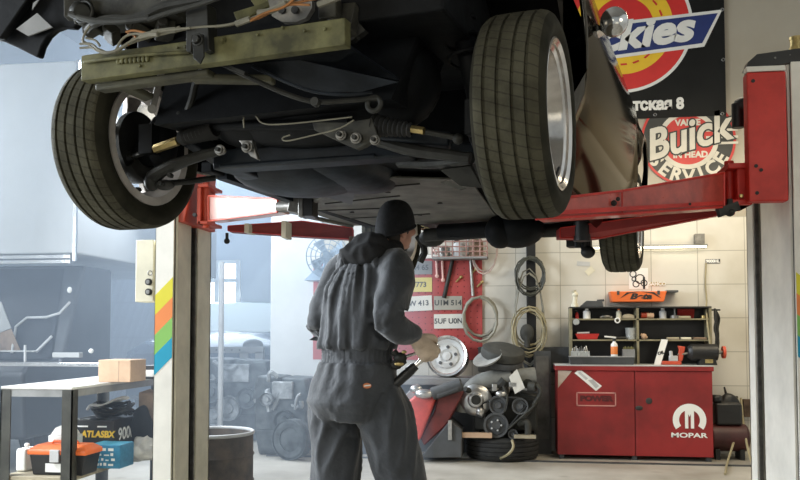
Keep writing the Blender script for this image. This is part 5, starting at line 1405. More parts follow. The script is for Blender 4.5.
# ------------------------------------------------------------------ red tool board, plates, hung tools
M_board = mat('red_pegboard', (.44,.06,.055), .5, var=.12, scale=4)
BY = YB-.03
a, b = PY(313,348,BY), PY(482,258,BY)
bd = thing('tool_board', 'big red perforated tool board on the wall behind the mechanic', 'tool board', ((a.x+b.x)/2,BY,a.z))
m = MB(); m.bx((a.x,BY,a.z-.12), (b.x,YB,b.z)); link('panel', m, M_board, bd, smooth=False)
m = MB()
for i in range(26):
    for j in range(15):
        x = a.x+.05+i*(b.x-a.x-.1)/25; z = a.z+.0+j*(b.z-a.z-.04)/14
        m.bx((x-.006,BY-.0015,z-.006), (x+.006,BY,z+.006))
link('peg_holes', m, mat('peg_hole_shade', (.14,.02,.02), .8), bd, smooth=False)
m = MB(); m.bx((a.x-.02,BY-.05,b.z), (b.x+.01,YB,b.z+.035)); link('top_rail', m, M_white, bd, smooth=False)
def plate(x0, y0, x1, y1, mt, txt, lab, rot=0., ts=.075):
    return card(x0, y0, x1, y1, BY-.008, mt, 'number_plate', lab, 'number plate', rot, txt, M_greyd, ts, 'number plates on the red tool board', .003)
plate(407,277.5,432,292, mat('yellow_plate', (.62,.52,.16), .5, var=.06), '7773', 'yellow number plate on the red tool board')
plate(408,261,432,274.5, M_grey, 'A4 65', 'dark grey number plate at the top of the red tool board')
plate(404,296,432,311, M_bwhite, 'JW 413', 'white number plate directly below the yellow plate', .05)
plate(434,296,462,310, M_sgrey, 'U1M 514', 'greyish number plate above the lowest white plate', .0)
plate(434,314,463,328.5, M_bwhite, '5UF U0N', 'white number plate lowest on the red tool board', .01)
TY = BY-.03
m = MB(); m.tube([PY(457,236,TY), PY(452,262,TY), PY(444,298,TY)], [.018,.02,.022], 8); m.ell(PY(457,238,TY), (.03,.02,.04)); one('pry_bar', 'long dark pry bar hanging slanted on the red tool board', 'pry bar', m, M_dsteel)
m = MB(); m.tube([PY(469,238,TY), PY(471,268,TY), PY(473,296,TY)], [.014,.016,.018], 8); m.ell(PY(469,240,TY), (.03,.02,.03)); one('pry_bar', 'long grey bar hanging upright beside the slanted dark one', 'pry bar', m, M_steel)
for k, (x, y0_, y1_) in enumerate(((436,252,276),(442,256,280))):
    m = MB(); m.tube([PY(x,y0_,TY), PY(x+1,y1_,TY)], .012, 8); m.torus(PY(x,y0_-1,TY), (0,1,0), .022, .008, 14, 6); m.ell(PY(x+1,y1_,TY), (.022,.012,.022))
    one('spanner', 'pale ring spanner hanging %s on the tool board' % ('first beyond the mechanic', 'between its twin and the slanted pry bar')[k], 'spanner', m, M_pink, group='spanners on the red tool board')
for k, (x, y) in enumerate(((459,280),(474,272),(480,285))):
    m = MB(); m.cyl(PY(x-3,y+2,TY+.01), PY(x+2,y-3,TY+.01), .009, n=8); m.ell(PY(x+2,y-3,TY+.01), (.018,.012,.018)); one('hook', 'small brass hook on the tool board, %s' % ('beside the slanted pry bar','beside the upright grey bar','by the grey hose loop')[k], 'hook', m, M_brass, group='hooks on the red tool board')
# grille and clutter above the board
gx = thing('wire_basket', 'rusty wire basket of parts on the rail above the red tool board', 'basket', PY(455,256,8.3))
a, b = PY(432,257,8.3), PY(487,236,8.3); m = MB()
for i in range(9):
    x = a.x+(b.x-a.x)*i/8; m.cyl((x,8.3,a.z), (x,8.3,b.z), .007, n=6); m.cyl((x,8.3,a.z), (x,8.5,a.z), .006, n=6)
for i in range(5):
    z = a.z+(b.z-a.z)*i/4; m.cyl((a.x,8.3,z), (b.x,8.3,z), .007, n=6); m.cyl((a.x,8.3,z), (a.x,8.5,z), .006, n=6); m.cyl((b.x,8.3,z), (b.x,8.5,z), .006, n=6)
link('wire_frame', m, mat('rusty_pink_wire', (.36,.20,.17), .6, var=.2), gx)
m = MB(); m.bx((a.x,8.29,a.z-.02), (b.x,YB-.05,a.z)); link('basket_floor', m, M_grey, gx, smooth=False)
for k, (x, y, r, mt, lab) in enumerate(((444,248,.06,M_steel,'dull steel drum part in the wire basket'),(460,249,.07,M_greyl,'pale round part in the middle of the wire basket'),(476,247,.075,M_cardd,'brown tin in the wire basket'))):
    c = PY(x,y,8.4); c.z = a.z; m = MB(); m.lathe([(.001,.001),(r,.001),(r,.10+.03*k),(r*.8,.12+.03*k),(.001,.12+.03*k)], c, n=18); one('metal_tin', lab, 'tin', m, mt)
# hoop and hoses hung right of the board
def coil(nm, lab, cx, cy, rx, ry, n, r, mt, yy=8.45, jit=.02, cat='hose', seed=1, tail=None):
    random.seed(seed); m = MB(); c = PY(cx,cy,yy); pts = []
    ex = abs(PY(cx+rx,cy,yy).x-c.x); ez = abs(PY(cx,cy-ry,yy).z-c.z)
    for k in range(n*14):
        t = 2*PI*k/14; w = 1+jit*3*math.sin(k*.37+seed)
        pts.append(c+V((ex*w*math.sin(t),-.03-.03*math.sin(k*.21)+.02*(k/14)/n*2, ez*w*math.cos(t)-jit*math.sin(t*.5))))
    m.tube(pts, r, 6)
    return one(nm, lab, cat, m, mt)
coil('hose', 'thin pink hose loop hung over the edge of the tool board by the wire basket', 484, 250, 13, 24, 2, .009, mat('pale_pink_hose', (.50,.38,.33), .6), cat='hose', seed=2)
coil('hose', 'grey hose loop hung low beside the tool board', 481, 318, 17, 21, 2, .016, M_wire, cat='hose', seed=4)
m = MB(); a, b = PY(525,236,8.42), PY(536,372,8.42); m.bx((a.x+.01,8.42,0.02), (a.x+.105,8.49,a.z+.25)); m.bx((a.x-.08,8.41,a.z+.04), (a.x+.2,8.43,a.z+.075))
one('hose_stand', 'black upright post with hose coils hung on it', 'post', m, M_black, smooth=False, bev=.006)
coil('air_hose', 'dark green hose coil, upper one on the black post', 530, 275, 14, 17, 7, .008, M_hosed, yy=8.38, jit=.03, seed=7)
coil('air_hose', 'tan hose coil, lower one on the black post', 529, 330, 16, 21, 8, .008, M_tanhose, yy=8.36, jit=.04, seed=9)
coil('power_cable', 'long olive cable looped down the black post behind the coils', 530, 318, 14, 48, 3, .008, M_wire, yy=8.40, jit=.03, cat='cable', seed=5)
m = MB(); c = PY(527,333,8.33); m.ell(c, (.07,.03,.09)); m.cyl(c, c+V((0,0,-.14)), .03, n=10); one('hose_gun', 'grey blow gun hanging inside the lower hose coil', 'tool', m, M_rubgrey)

# ------------------------------------------------------------------ benches and engine parts against the wall
m = MB(); a, b = PY(396,388,8.02), PY(480,372,8.02); zt2 = PY(440,378,8.02).z
wb = thing('steel_bench', 'grey steel bench under the red tool board', 'bench', ((a.x+b.x)/2,8.2,0))
m.bx((a.x-.4,8.02,zt2-.07), (b.x,8.5,zt2)); link('benchtop', m, M_grey, wb, smooth=False, bev=.008)
for x in (a.x-.36, b.x-.08):
    m = MB(); m.bx((x,8.05,0), (x+.06,8.11,zt2-.07)); link('leg', m, M_greyd, wb, smooth=False)
m = MB(); m.bx((a.x-.4,8.3,.0), (b.x,8.48,zt2-.07)); link('back_panel', m, M_greyd, wb, smooth=False)
# wheel rim leaning on the bench
c = PY(447,358.5,8.12); R0 = abs(PY(468,358,8.12).x-c.x); c.z = zt2+R0+.002
rm = thing('wheel_rim', 'bare silver wheel rim standing on the grey bench', 'wheel rim', (c.x,8.12,zt2))
ax_ = V((-.1,-1,.18)).normalized(); m = MB()
m.lathe([(R0*.82,-.10),(R0*.98,-.11),(R0*1.0,-.10),(R0*1.0,.02),(R0*.98,.035),(R0*.90,.03),(R0*.84,.0),(R0*.80,-.02)], c, ax_, 40, closed=True); link('barrel', m, M_rim, rm)
m = MB(); m.lathe([(R0*.83,.0),(R0*.60,-.015),(R0*.55,.005),(R0*.34,.015),(R0*.22,.0),(R0*.20,.03),(.002,.035)], c, ax_, 40); link('face', m, mat('pale_rim_paint', (.62,.62,.60), .4, var=.12), rm)
m = MB()
for k in range(5):
    x, y, z = frame(ax_); t = 2*PI*k/5+.2; q = c+(x*math.cos(t)+y*math.sin(t))*R0*.44+ax_*.012; m.cyl(q, q+ax_*.012, R0*.08, n=12)
link('lug_hole', m, M_greyd, rm)
# air cleaner housing and dish on the engine
def at(x, y, yy): return PY(x, y, yy)
ac = thing('air_cleaner', 'dark round air cleaner lid tilted on the parts by the hose post', 'air cleaner', at(502,368,7.9))
ax_ = V((.15,-.30,.95)).normalized(); c = at(503,352,7.9); m = MB(); m.lathe([(.001,.05),(.15,.05),(.20,.03),(.21,.0),(.205,-.045),(.001,-.045)], c, ax_, 36); link('lid', m, M_rubgrey, ac)
m = MB(); m.lathe([(.001,-.05),(.17,-.05),(.20,-.055),(.20,-.11),(.15,-.13),(.001,-.13)], c, ax_, 36); link('filter_body', m, M_greyd, ac)
m = MB(); c = at(489,361,7.78); m.lathe([(.001,.0),(.10,.005),(.14,.03),(.145,.045),(.13,.04),(.001,.02)], c, V((-.35,-.45,.85)), 32); one('hub_cap', 'pale shallow dish leaning below the air cleaner', 'hub cap', m, mat('dull_dish', (.33,.33,.31), .5, var=.2))
m = MB(); m.tube([at(511,378,7.85), at(490,379,7.85), at(474,385,7.85), at(465,402,7.85), at(464,412,7.85)], .085, 14, smooth=2); m.cyl(at(513,378,7.85), at(535,376,7.88), .085, n=14)
one('exhaust_elbow', 'big grey bent duct lying across the top of the engine', 'duct', m, mat('grey_duct', (.20,.20,.18), .6, var=.25))
m = MB(); m.prism([at(509,377,7.72), at(517,369,7.72), at(525,388,7.72), at(515,394,7.72)], (0,.004,.0)); one('paper_sheet', 'creased white paper tucked on top of the engine', 'paper', m, M_bwhite, smooth=False)
m = MB(); c = at(542,390,8.3); x0_, x1_ = at(534,390,8.3).x, at(551,390,8.3).x; m.bx((x0_,8.3,.0), (x1_,8.5,PY(542,351,8.3).z)); m.mi = 1; m.bx((x0_+.02,8.297,.15), (x1_-.02,8.3,PY(542,356,8.3).z)); one('steel_locker', 'narrow dirty grey steel cabinet between the engine and the red cabinet', 'cabinet', m, [M_greyd, mat('dirty_grey_door', (.16,.16,.15), .5, var=.4, scale=4)], smooth=False, bev=.006)
m = MB(); m.bx((at(478,350,8.44).x,8.44,PY(500,372,8.44).z), (at(572,350,8.44).x,8.53,PY(540,347,8.44).z)); one('wall_cable_tray', 'long dark grey tray fixed along the wall behind the engine', 'tray', m, M_greyd, smooth=False, bev=.01)
# V engine
EY = 7.75
ez = PZ(500,459,0)
en = thing('engine', 'greasy grey car engine with belt pulleys resting on a lying tyre', 'engine', (ez.x,EY,0))
m = MB(); m.bx(at(474,430,EY+.1), at(536,395,EY+.55)); m.prism([at(468,396,EY+.12), at(492,385,EY+.12), at(500,410,EY+.12), at(478,418,EY+.12)], (0,.4,0)); m.prism([at(510,390,EY+.12), at(540,396,EY+.12), at(534,420,EY+.12), at(505,412,EY+.12)], (0,.4,0))
m.bx(at(480,438,EY+.12), at(528,428,EY+.5))
link('block', m, M_dsteel, en, bev=.015, seg=3)
m = MB()
m.lathe([(.001,.06),(.06,.06),(.075,.04),(.12,.03),(.15,0),(.14,-.05),(.001,-.05)], at(476,400,EY+.02), (0,-1,0), 24); m.bx(at(462,410,EY+.05), at(482,392,EY+.12)); link('alternator', m, M_alu, en, bev=.004)
m = MB(); m.cyl(at(476,400,EY-.08), at(476,400,EY-.03), .045, n=20); m.cyl(at(476,400,EY-.1), at(476,400,EY-.03), .02, n=12); link('pulley', m, M_dsteel, en)
def pulley(x, y, r, d=.05, holes=0):
    m = MB(); c = at(x,y,EY-.03); m.lathe([(.001,.015),(r*.35,.02),(r*.4,.0),(r*.78,.0),(r*.82,.025),(r,.028),(r,.015),(r*.93,.005),(r,-.008),(r,-.03),(.001,-.03)], c, (0,-1,0), 32)
    m.mi = 1
    for k in range(holes): t = 2*PI*k/holes; q = c+V((math.cos(t)*r*.42,-.004,math.sin(t)*r*.42)); m.cyl(q, q+V((0,-.018,0)), r*.08, n=8)
    return link('pulley', m, [M_greyd, M_greyl], en)
pulley(496,425,.115, holes=5); pulley(498,405,.085); pulley(520,406,.075); pulley(513,434,.045)
m = MB()
m.tube([at(482,404,EY-.02), at(498,397,EY-.045), at(520,398,EY-.045), at(527,405,EY-.045), at(508,428,EY-.045), at(496,437,EY-.045), at(486,428,EY-.045)], .010, 6, True); link('belt', m, M_blackr, en)
m = MB(); random.seed(11)
for k in range(16):
    c = at(random.uniform(470,538), random.uniform(384,398), EY+random.uniform(0,.2)); r = random.uniform(.02,.05)
    m.cyl(c, c+V((random.uniform(-.1,.1),random.uniform(-.05,.05),random.uniform(-.02,.08))), r, n=10)
m.tube([at(536,384,EY), at(542,392,EY), at(534,404,EY), at(524,418,EY)], .02, 8, smooth=2); m.tube([at(503,386,EY-.02), at(508,398,EY-.05), at(504,412,EY-.05)], .012, 8, smooth=2)
m.tube([at(518,424,EY), at(528,420,EY-.02), at(528,436,EY-.02)], .03, 10, smooth=2); m.cyl(at(508,429,EY-.06), at(534,406,EY-.06), .010, n=8)
link('hoses_and_brackets', m, M_rubgrey, en)
m = MB(); m.bx(at(492,391,EY-.03), at(497,384,EY)); m.ell(at(501,394,EY-.04), (.05,.03,.03)); m.bx(at(509,387,EY-.03), at(517,382,EY)); m.cyl(at(479,416,EY-.05), at(482,410,EY-.02), .035, n=12); m.ell(at(480,411,EY-.04), .035); link('alloy_covers', m, M_alu, en, bev=.004)
# tyre under the engine with wooden strips
c = PZ(502,459,0); c = V((c.x, EY+.28, 0)); tw = PY(502,437,EY).z
ty_ = link('tyre', (lambda m: (setattr(m, 'v', [V((c.x,c.y,.001+tw/2)) + V((p.y,p.z,p.x*tw/.226*.98)) for p in m.v]), m)[1])(tyre_mb(.345,.226,.2)), M_blackr, None, (c.x,c.y,0))
tag(ty_, 'flat-lying black tyre carrying the engine', 'tyre')
m = MB(); a, b = at(460,437,EY-.08), at(492,438,EY-.08); m.bx((a.x,EY-.1,tw), (b.x,EY-.04,tw+.045)); one('wood_strip', 'pale wooden strip laid on the tyre towards the red engine part', 'wood', m, M_card, smooth=False)
m = MB(); a, b = at(514,442,EY-.06), at(536,444,EY-.06); m.bx((a.x,EY-.08,tw), (b.x,EY-.03,tw+.03)); one('wood_strip', 'pale wooden strip laid on the tyre towards the steel cabinet', 'wood', m, M_wood, smooth=False)
m = MB(); m.tube([at(512,440,7.44), at(514,448,7.40), at(508,455,7.38), PZ(498,459.5,.012)], .012, 6, smooth=2); one('rope', 'short tan rope hanging off the lying tyre', 'rope', m, M_tanhose)
# red engine with black inlet, tipped on its side
rp = thing('engine', 'red painted engine part tipped against the grey bench behind the mechanic', 'engine', PZ(440,458,0))
RY = 7.62
m = MB(); m.prism([at(405,404,RY), at(419,392,RY), at(436,398,RY), at(431,412,RY), at(420,440,RY), at(408,446,RY)], (0,.34,0)); link('red_cover', m, mat('bright_red_engine', (.62,.07,.05), .35, var=.2), rp, bev=.02, seg=3)
m = MB(); m.prism([at(424,392,RY+.05), at(452,382,RY+.05), at(464,392,RY+.05), at(447,425,RY+.05), at(424,446,RY+.05), at(420,438,RY+.05), at(434,412,RY+.05), at(438,398,RY+.05)], (0,.3,0)); link('dark_red_block', m, mat('dark_red_engine', (.16,.025,.022), .4, var=.3), rp, bev=.015)
m = MB(); m.cyl(at(432,394,RY-.02), at(462,384,RY-.02), .06, n=16); m.cyl(at(437,396,RY-.05), at(459,388,RY-.05), .03, n=12); m.prism([at(426,450,RY), at(450,420,RY), at(462,430,RY), at(462,458,RY), at(420,458,RY)], (0,.3,0)); link('inlet', m, M_greyd, rp, bev=.01)
m = MB(); m.ell(at(424,394,RY-.05), (.09,.05,.045)); m.ell(at(416,389,RY), (.06,.05,.04)); m.bx(at(448,440,RY-.03), at(452,420,RY)); link('alloy_neck', m, M_alu, rp)
m = MB(); m.prism([at(402,398,RY+.2), at(416,384,RY+.2), at(424,392,RY+.2), at(412,402,RY+.2)], (0,.1,0)); link('grey_cover', m, M_grey, rp, bev=.01)
# right of the red cabinet: bag, red compressor, hoses
m = MB(); c = at(727,413,8.42); m.ell(c, (.14,.07,.17), nu=20, nv=14); m.cyl(c+V((0,.02,.15)), c+V((0,.05,.24)), .012)
for i, p in enumerate(m.v): m.v[i] = p+V((noise.noise(p*9)*.03,0,noise.noise(p*8+V((3,3,3)))*.03))
one('hanging_bag', 'black bag hanging on the wall above the compressor', 'bag', m, M_black, ang=80)
cp_ = thing('compressor', 'small dark red compressor tank on the floor behind the yellow hoses', 'compressor', (at(727,450,8.2).x,8.25,0))
c = V((at(729,447,8.2).x,8.25,.20)); m = MB(); m.cyl(c+V((-.15,0,0)), c+V((.15,0,0)), .13, n=24); m.ell(c+V((-.15,0,0)), (.05,.13,.13)); m.ell(c+V((.15,0,0)), (.05,.13,.13)); link('tank', m, mat('dark_red_tank', (.07,.014,.013), .45, var=.3), cp_)
m = MB(); m.bx(c+V((-.12,-.08,.12)), c+V((.12,.08,.33))); m.cyl(c+V((-.1,0,.33)), c+V((-.1,0,.40)), .06); link('pump', m, M_black, cp_, bev=.02)
for s in (-1,1):
    m = MB(); m.bx(c+V((s*.11-.02,-.1,-.20)), c+V((s*.11+.02,.1,-.10))); link('foot', m, M_black, cp_, smooth=False)
m = MB(); m.tube([PY(737,398,8.50), PY(739,410,8.45), PY(737,430,8.3), PY(733,445,8.1), PZ(727,463,.012), PZ(725,474,.012)], .011, 6, smooth=2); one('air_hose', 'yellow hose hanging to the floor in front of the compressor', 'hose', m, M_tanhose)
m = MB(); m.tube([PY(741,398,8.50), PY(743,420,8.4), PY(746,440,8.1), PZ(751,464,.012), PZ(764,474,.012)], .011, 6, smooth=2); one('air_hose', 'tan hose running from the brown socket behind the white lift post', 'hose', m, M_tanhose)
m = MB(); m.bx(PY(733,402,8.5), PY(737,396,8.54)); m.cyl(PY(735,399,8.5), PY(735,399,8.47), .02); one('tap', 'small dark tap on the tiles above the yellow hoses', 'tap', m, M_dsteel)
m = MB(); m.bx(PY(744,417,8.49), PY(750,399,8.54)); one('socket_box', 'brown socket box on the tiles beside the tan hose', 'socket', m, M_brown, bev=.004)

# ------------------------------------------------------------------ left bay
fy = YB-.04
fan = thing('wall_fan', 'blue-grey wall fan behind the shoulder of the mechanic', 'fan', PY(327,256,fy-.1))
m = MB(); c = PY(327,256,8.30); R1 = abs(PY(348,256,8.3).x-c.x)
for r in (1.,.78,.55,.32): m.torus(c, (0,1,0), R1*r, .006, 32, 6)
for k in range(14): t = 2*PI*k/14; m.cyl(c, c+V((R1*math.cos(t),0,R1*math.sin(t))), .004, n=5)
M_fan = mat('fan_blue_grey', (.22,.30,.38), .5)
link('cage', m, M_fan, fan)
m = MB(); m.cyl(c+V((0,.02,0)), c+V((0,.2,0)), .05, n=16)
m.loft([[(c.x-.12,8.36,c.z-.11),(c.x+.0,8.36,c.z-.11),(c.x+.0,8.5,c.z-.11),(c.x-.12,8.5,c.z-.11)],[(c.x-.24,8.30,c.z-.25),(c.x+.0,8.30,c.z-.25),(c.x+.0,8.5,c.z-.25),(c.x-.24,8.5,c.z-.25)]]); m.cyl(c+V((0,.1,0)), (c.x-.06,8.44,c.z-.12), .03, n=10); link('motor_stand', m, M_fan, fan)
m = MB()
for k in range(4):
    t = PI*k/2+.4; d = V((math.cos(t),0,math.sin(t))); q = V((-math.sin(t),0,math.cos(t))); m.add([c+V((0,.03,0))+d*.04-q*.02, c+V((0,.02,0))+d*R1*.85-q*.02, c+V((0,.06,0))+d*R1*.85+q*.10, c+V((0,.05,0))+d*.04+q*.03], [(0,1,2,3)])
link('blades', m, M_fan, fan)
# box truck with dark windscreen
ty0 = P(40,300,7.5).y
xr = PY(75,200,ty0).x; bzb, bzt = PY(40,256,ty0).z, PY(40,62,ty0).z
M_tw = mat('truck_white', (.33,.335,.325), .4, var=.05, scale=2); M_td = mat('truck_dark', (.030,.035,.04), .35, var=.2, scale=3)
tk = thing('truck', 'box truck with white body and dark cab parked behind the work table', 'truck', (xr-1.05,ty0+1.5,0))
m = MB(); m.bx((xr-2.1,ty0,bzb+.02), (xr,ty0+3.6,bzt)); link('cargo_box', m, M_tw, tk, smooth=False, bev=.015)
m = MB()
for dz in (0.,.045): m.bx((xr-2.1,ty0-.03,bzb-.03+dz-.04), (xr-.02,ty0+.02,bzb+dz-.04))
m.bx((xr-.01,ty0-.012,bzb-.05), (xr+.02,ty0+.02,bzt)); link('edge_trim', m, M_chrome, tk, smooth=False)
zc = PY(40,362,ty0-.3).z; wz = bzb-.06
m = MB(); xl = xr-2.1
yb_ = ty0+.55
xr -= .14
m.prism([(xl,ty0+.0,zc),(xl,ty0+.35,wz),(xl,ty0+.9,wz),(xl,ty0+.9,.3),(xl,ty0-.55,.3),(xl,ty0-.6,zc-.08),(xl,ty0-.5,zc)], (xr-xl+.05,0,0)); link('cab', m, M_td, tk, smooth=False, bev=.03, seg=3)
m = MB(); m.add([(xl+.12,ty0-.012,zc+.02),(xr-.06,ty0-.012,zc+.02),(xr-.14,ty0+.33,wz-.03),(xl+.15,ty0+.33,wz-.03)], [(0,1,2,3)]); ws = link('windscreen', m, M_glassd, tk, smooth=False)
m = MB()
m.tube([PY(12,353,ty0-.02), PY(17,318,ty0+.1), PY(56,317,ty0+.1), PY(70,302,ty0+.18)], .012, 6, smooth=1); m.tube([PY(36,352,ty0-.02), PY(52,336,ty0+.05)], .014, 6)
link('wiper', m, M_greyl, tk)
m = MB(); m.prism([PY(-4,300,ty0), PY(1,302,ty0), PY(11,328,ty0), PY(-4,334,ty0)], (0,.01,0)); m.mi = 1; m.prism([PY(-4,334,ty0), PY(11,329,ty0), PY(20,350,ty0), PY(-4,352,ty0)], (0,.01,0)); link('document_holder', m, [M_tw, M_cardd], tk, smooth=False)
m = MB(); m.bx(PY(52,357.5,ty0-.56), PY(83,352.5,ty0-.5)); m.bx(PY(0,352,ty0-.45), PY(38,350.5,ty0-.40)); m.mi = 1; m.bx(PY(-20,366,ty0-.62), PY(106,362.5,ty0-.58)); link('bonnet_badge', m, [M_tw, M_chrome], tk, smooth=False, bev=.004)
m = MB(); m.cyl(PY(25,372,ty0-.5), PY(25,345,ty0-.5), .010, n=8); m.bx(PY(22,374,ty0-.52), PY(28,369,ty0-.48)); link('aerial', m, M_greyl, tk)
m = MB(); c = PY(69.5,290,ty0+.2); m.ell(c, (.022,.02,.03)); m.ell(PY(91,351,ty0-.5), .02); link('marker_lamp', m, M_paper, tk)
for x in (xl+.12, xr-.12):
    for yy in (ty0+.1, ty0+2.8):
        m = tyre_mb(.36,.22,.2); m.v = [V((x,yy,.361))+p for p in m.v]; m.cyl((x-.05,yy,.361), (x+.05,yy,.361), .2, n=24); link('wheel', m, M_blackr, tk)
# blue car in the bay behind
by = 10.6
bc_ = thing('car', 'dark blue car parked in the hazy bay beyond the wall end', 'car', (PY(225,350,by).x,by+1.5,0))
x0b, x1b = PY(120,350,by).x, PY(285,350,by).x
zA, zB, zC = PY(240,345,by).z, PY(240,333,by+.6).z, PY(240,305,by+1.2).z
m = MB(); rings = []
for yy, w, z0_, z1_ in ((by,.92,.35,zA-.12),(by+.12,.97,.28,zA-.02),(by+1.0,1.0,.25,zB),(by+1.1,1.0,.25,zB+.02),(by+1.8,1.0,.28,zB)):
    xm_ = (x0b+x1b)/2; k = (x1b-x0b)/2
    rings.append([(xm_-k*w,yy,z0_),(xm_+k*w,yy,z0_),(xm_+k*w,yy,z1_-.08),(xm_+k*w*.86,yy,z1_),(xm_,yy,z1_+.04),(xm_-k*w*.86,yy,z1_),(xm_-k*w,yy,z1_-.08)])
m.loft(rings); link('body', m, M_bluepaint, bc_, ang=40)
m = MB(); rings = []
for yy, w, z1_ in ((by+.95,.90,zB+.0),(by+1.5,.72,zC+.02),(by+1.8,.70,zC+.05)):
    rings.append([(xm_-k*w,yy,zB-.02),(xm_+k*w,yy,zB-.02),(xm_+k*w,yy,z1_),(xm_,yy,z1_+.03),(xm_-k*w,yy,z1_)])
m.loft(rings); link('windscreen', m, M_glassg, bc_, ang=30)
for x in (x0b+.1, x1b-.1):
    m = tyre_mb(.33,.22,.2); m.v = [V((x,by+.75,.331))+p for p in m.v]; m.cyl((x-.06,by+.75,.331), (x+.06,by+.75,.331), .2, n=24); link('wheel', m, M_blackr, bc_)
m = MB(); m.ell(PY(253,345,by-.05), (.14,.10,.08)); one('cloth_bundle', 'pale bundle lying on the white frame in front of the blue car', 'bundle', m, M_grey)
# white perforated frame
wy = 9.9
wf_ = thing('steel_trestle', 'white perforated steel frame standing in the hazy bay', 'trestle', (PY(236,380,wy).x,wy,0))
a, b = PY(205,353,wy), PY(263,347,wy); m = MB(); m.bx((a.x-.5,wy,a.z), (b.x,wy+.08,b.z)); m.mi = 1
for k in range(12): q = V((b.x-.30-.10*k,wy-.001,(a.z+b.z)/2)); m.cyl(q+V((0,.002,0)), q+V((0,-.002,0)), .012, n=10)
link('top_rail', m, [M_tw, M_greyd], wf_, smooth=False)
for x in (a.x-.5, b.x-.30, b.x-.10):
    m = MB(); m.bx((x,wy,0), (x+.10,wy+.07,a.z+.02)); link('leg', m, M_tw, wf_, smooth=False)
# pole
m = MB(); a = PY(221,345,8.65); m.cyl((a.x,8.65,0), (a.x,8.65,PY(221,262,8.65).z), .03, n=12); m.cyl((a.x,8.65,0), (a.x,8.65,.02), .09, n=20); one('pole', 'thin pale pole standing in front of the white steel frame', 'pole', m, M_greyl)
# piled engines in the left bay
M_hz = mat('old_engine_iron', (.10,.115,.12), .6, .3, var=.4, scale=9, bump=.2); M_hz2 = mat('old_engine_alloy', (.34,.36,.37), .5, .4, var=.3, scale=12)
def old_engine(cx, cy, yy, w, h, lab, seed):
    random.seed(seed); c = PZ(cx, cy, 0); s = yy/c.y; c = V((PY(cx,cy,yy).x, yy, 0)); t = thing('old_engine', lab, 'engine', c, 'old engines on the floor of the left bay')
    m = MB(); m.bx(c+V((-w*.42,-.15,h*.30)), c+V((w*.42,.35,h*.72))); m.prism([c+V((-w*.48,-.15,h*.68)), c+V((-w*.06,-.15,h*.68)), c+V((-w*.02,-.15,h*.97)), c+V((-w*.38,-.15,h*.99))], (0,.5,0)); m.prism([c+V((w*.06,-.15,h*.68)), c+V((w*.48,-.15,h*.68)), c+V((w*.40,-.15,h*.95)), c+V((w*.02,-.15,h*.97))], (0,.5,0)); link('block', m, M_hz, t, bev=.02)
    m = MB(); m.loft([[c+V((-w*.36,-.12,.002)),c+V((w*.36,-.12,.002)),c+V((w*.36,.3,.002)),c+V((-w*.36,.3,.002))],[c+V((-w*.42,-.15,h*.32)),c+V((w*.42,-.15,h*.32)),c+V((w*.42,.34,h*.32)),c+V((-w*.42,.34,h*.32))]]); link('sump', m, M_hz, t, smooth=False, bev=.02)
    for k in range(4):
        q = c+V((random.uniform(-.34,.34)*w,-.2,h*random.uniform(.30,.72))); r = random.uniform(.06,.13)*w/.8
        m = MB(); m.lathe([(.001,.05),(r*.4,.05),(r*.45,.02),(r*.8,.02),(r,.05),(r,-.03),(.001,-.05)], q, (0,-1,0), 22); link('pulley', m, M_hz2 if k % 2 else M_hz, t)
    m = MB()
    for k in range(8):
        q = c+V((random.uniform(-.45,.45)*w,-.17+random.uniform(-.05,.1),h*random.uniform(.5,1.0))); m.tube([q, q+V((random.uniform(-.2,.2)*w,-.03,random.uniform(-.1,.12))), q+V((random.uniform(-.3,.3)*w,-.02,random.uniform(-.2,.05)))], random.uniform(.012,.03), 7, smooth=2)
    link('pipes', m, M_hz2, t)
    m = MB(); m.bx(c+V((-w*.12,-.19,h*.70)), c+V((w*.22,-.10,h*.92))); link('cover', m, M_hz2, t, bev=.01)
    return t
old_engine(236, 436, 9.0, .95, .92, 'hazy old engine with pale cover standing behind the rusty drum', 21)
old_engine(284, 436, 8.0, .62, .78, 'hazy old engine between the rusty drum and the mechanic', 22)
m = tyre_mb(.19,.13,.11); c = PZ(300,436,0); c = V((PY(296,436,7.75).x,7.62,.19)); rot = Matrix.Rotation(PI/2-.3, 3, 'Z'); m.v = [c+rot @ p for p in m.v]; m.cyl(c+rot @ V((-.04,0,0)), c+rot @ V((.03,0,0)), .115, n=24)
one('castor', 'small black wheel leaning against the engine near the mechanic', 'wheel', m, M_hz)
c = PZ(302,447,0); kt = thing('metal_can', 'squat beige metal can on the floor behind the mechanic', 'can', c)
m = MB(); m.lathe([(.001,.001),(.10,.001),(.11,.02),(.11,.17),(.095,.185),(.001,.185)], c, n=24); link('body', m, M_cream, kt)
m = MB(); m.torus(c+V((0,0,.12)), (0,0,1), .111, .006, 24, 6); m.torus(c+V((0,0,.05)), (0,0,1), .111, .006, 24, 6); m.mi = 1; m.cyl(c+V((0,0,.185)), c+V((0,0,.2)), .03); link('hoops', m, [M_grey, M_dsteel], kt)
m = MB(); m.tube([c+V((-.02,-.02,.19)), c+V((-.12,-.02,.17)), c+V((-.28,.0,.10)), c+V((-.36,0,.03))], .009, 6, smooth=1); one('steel_rod', 'thin pale rod leaning on the beige metal can', 'rod', m, M_greyl)
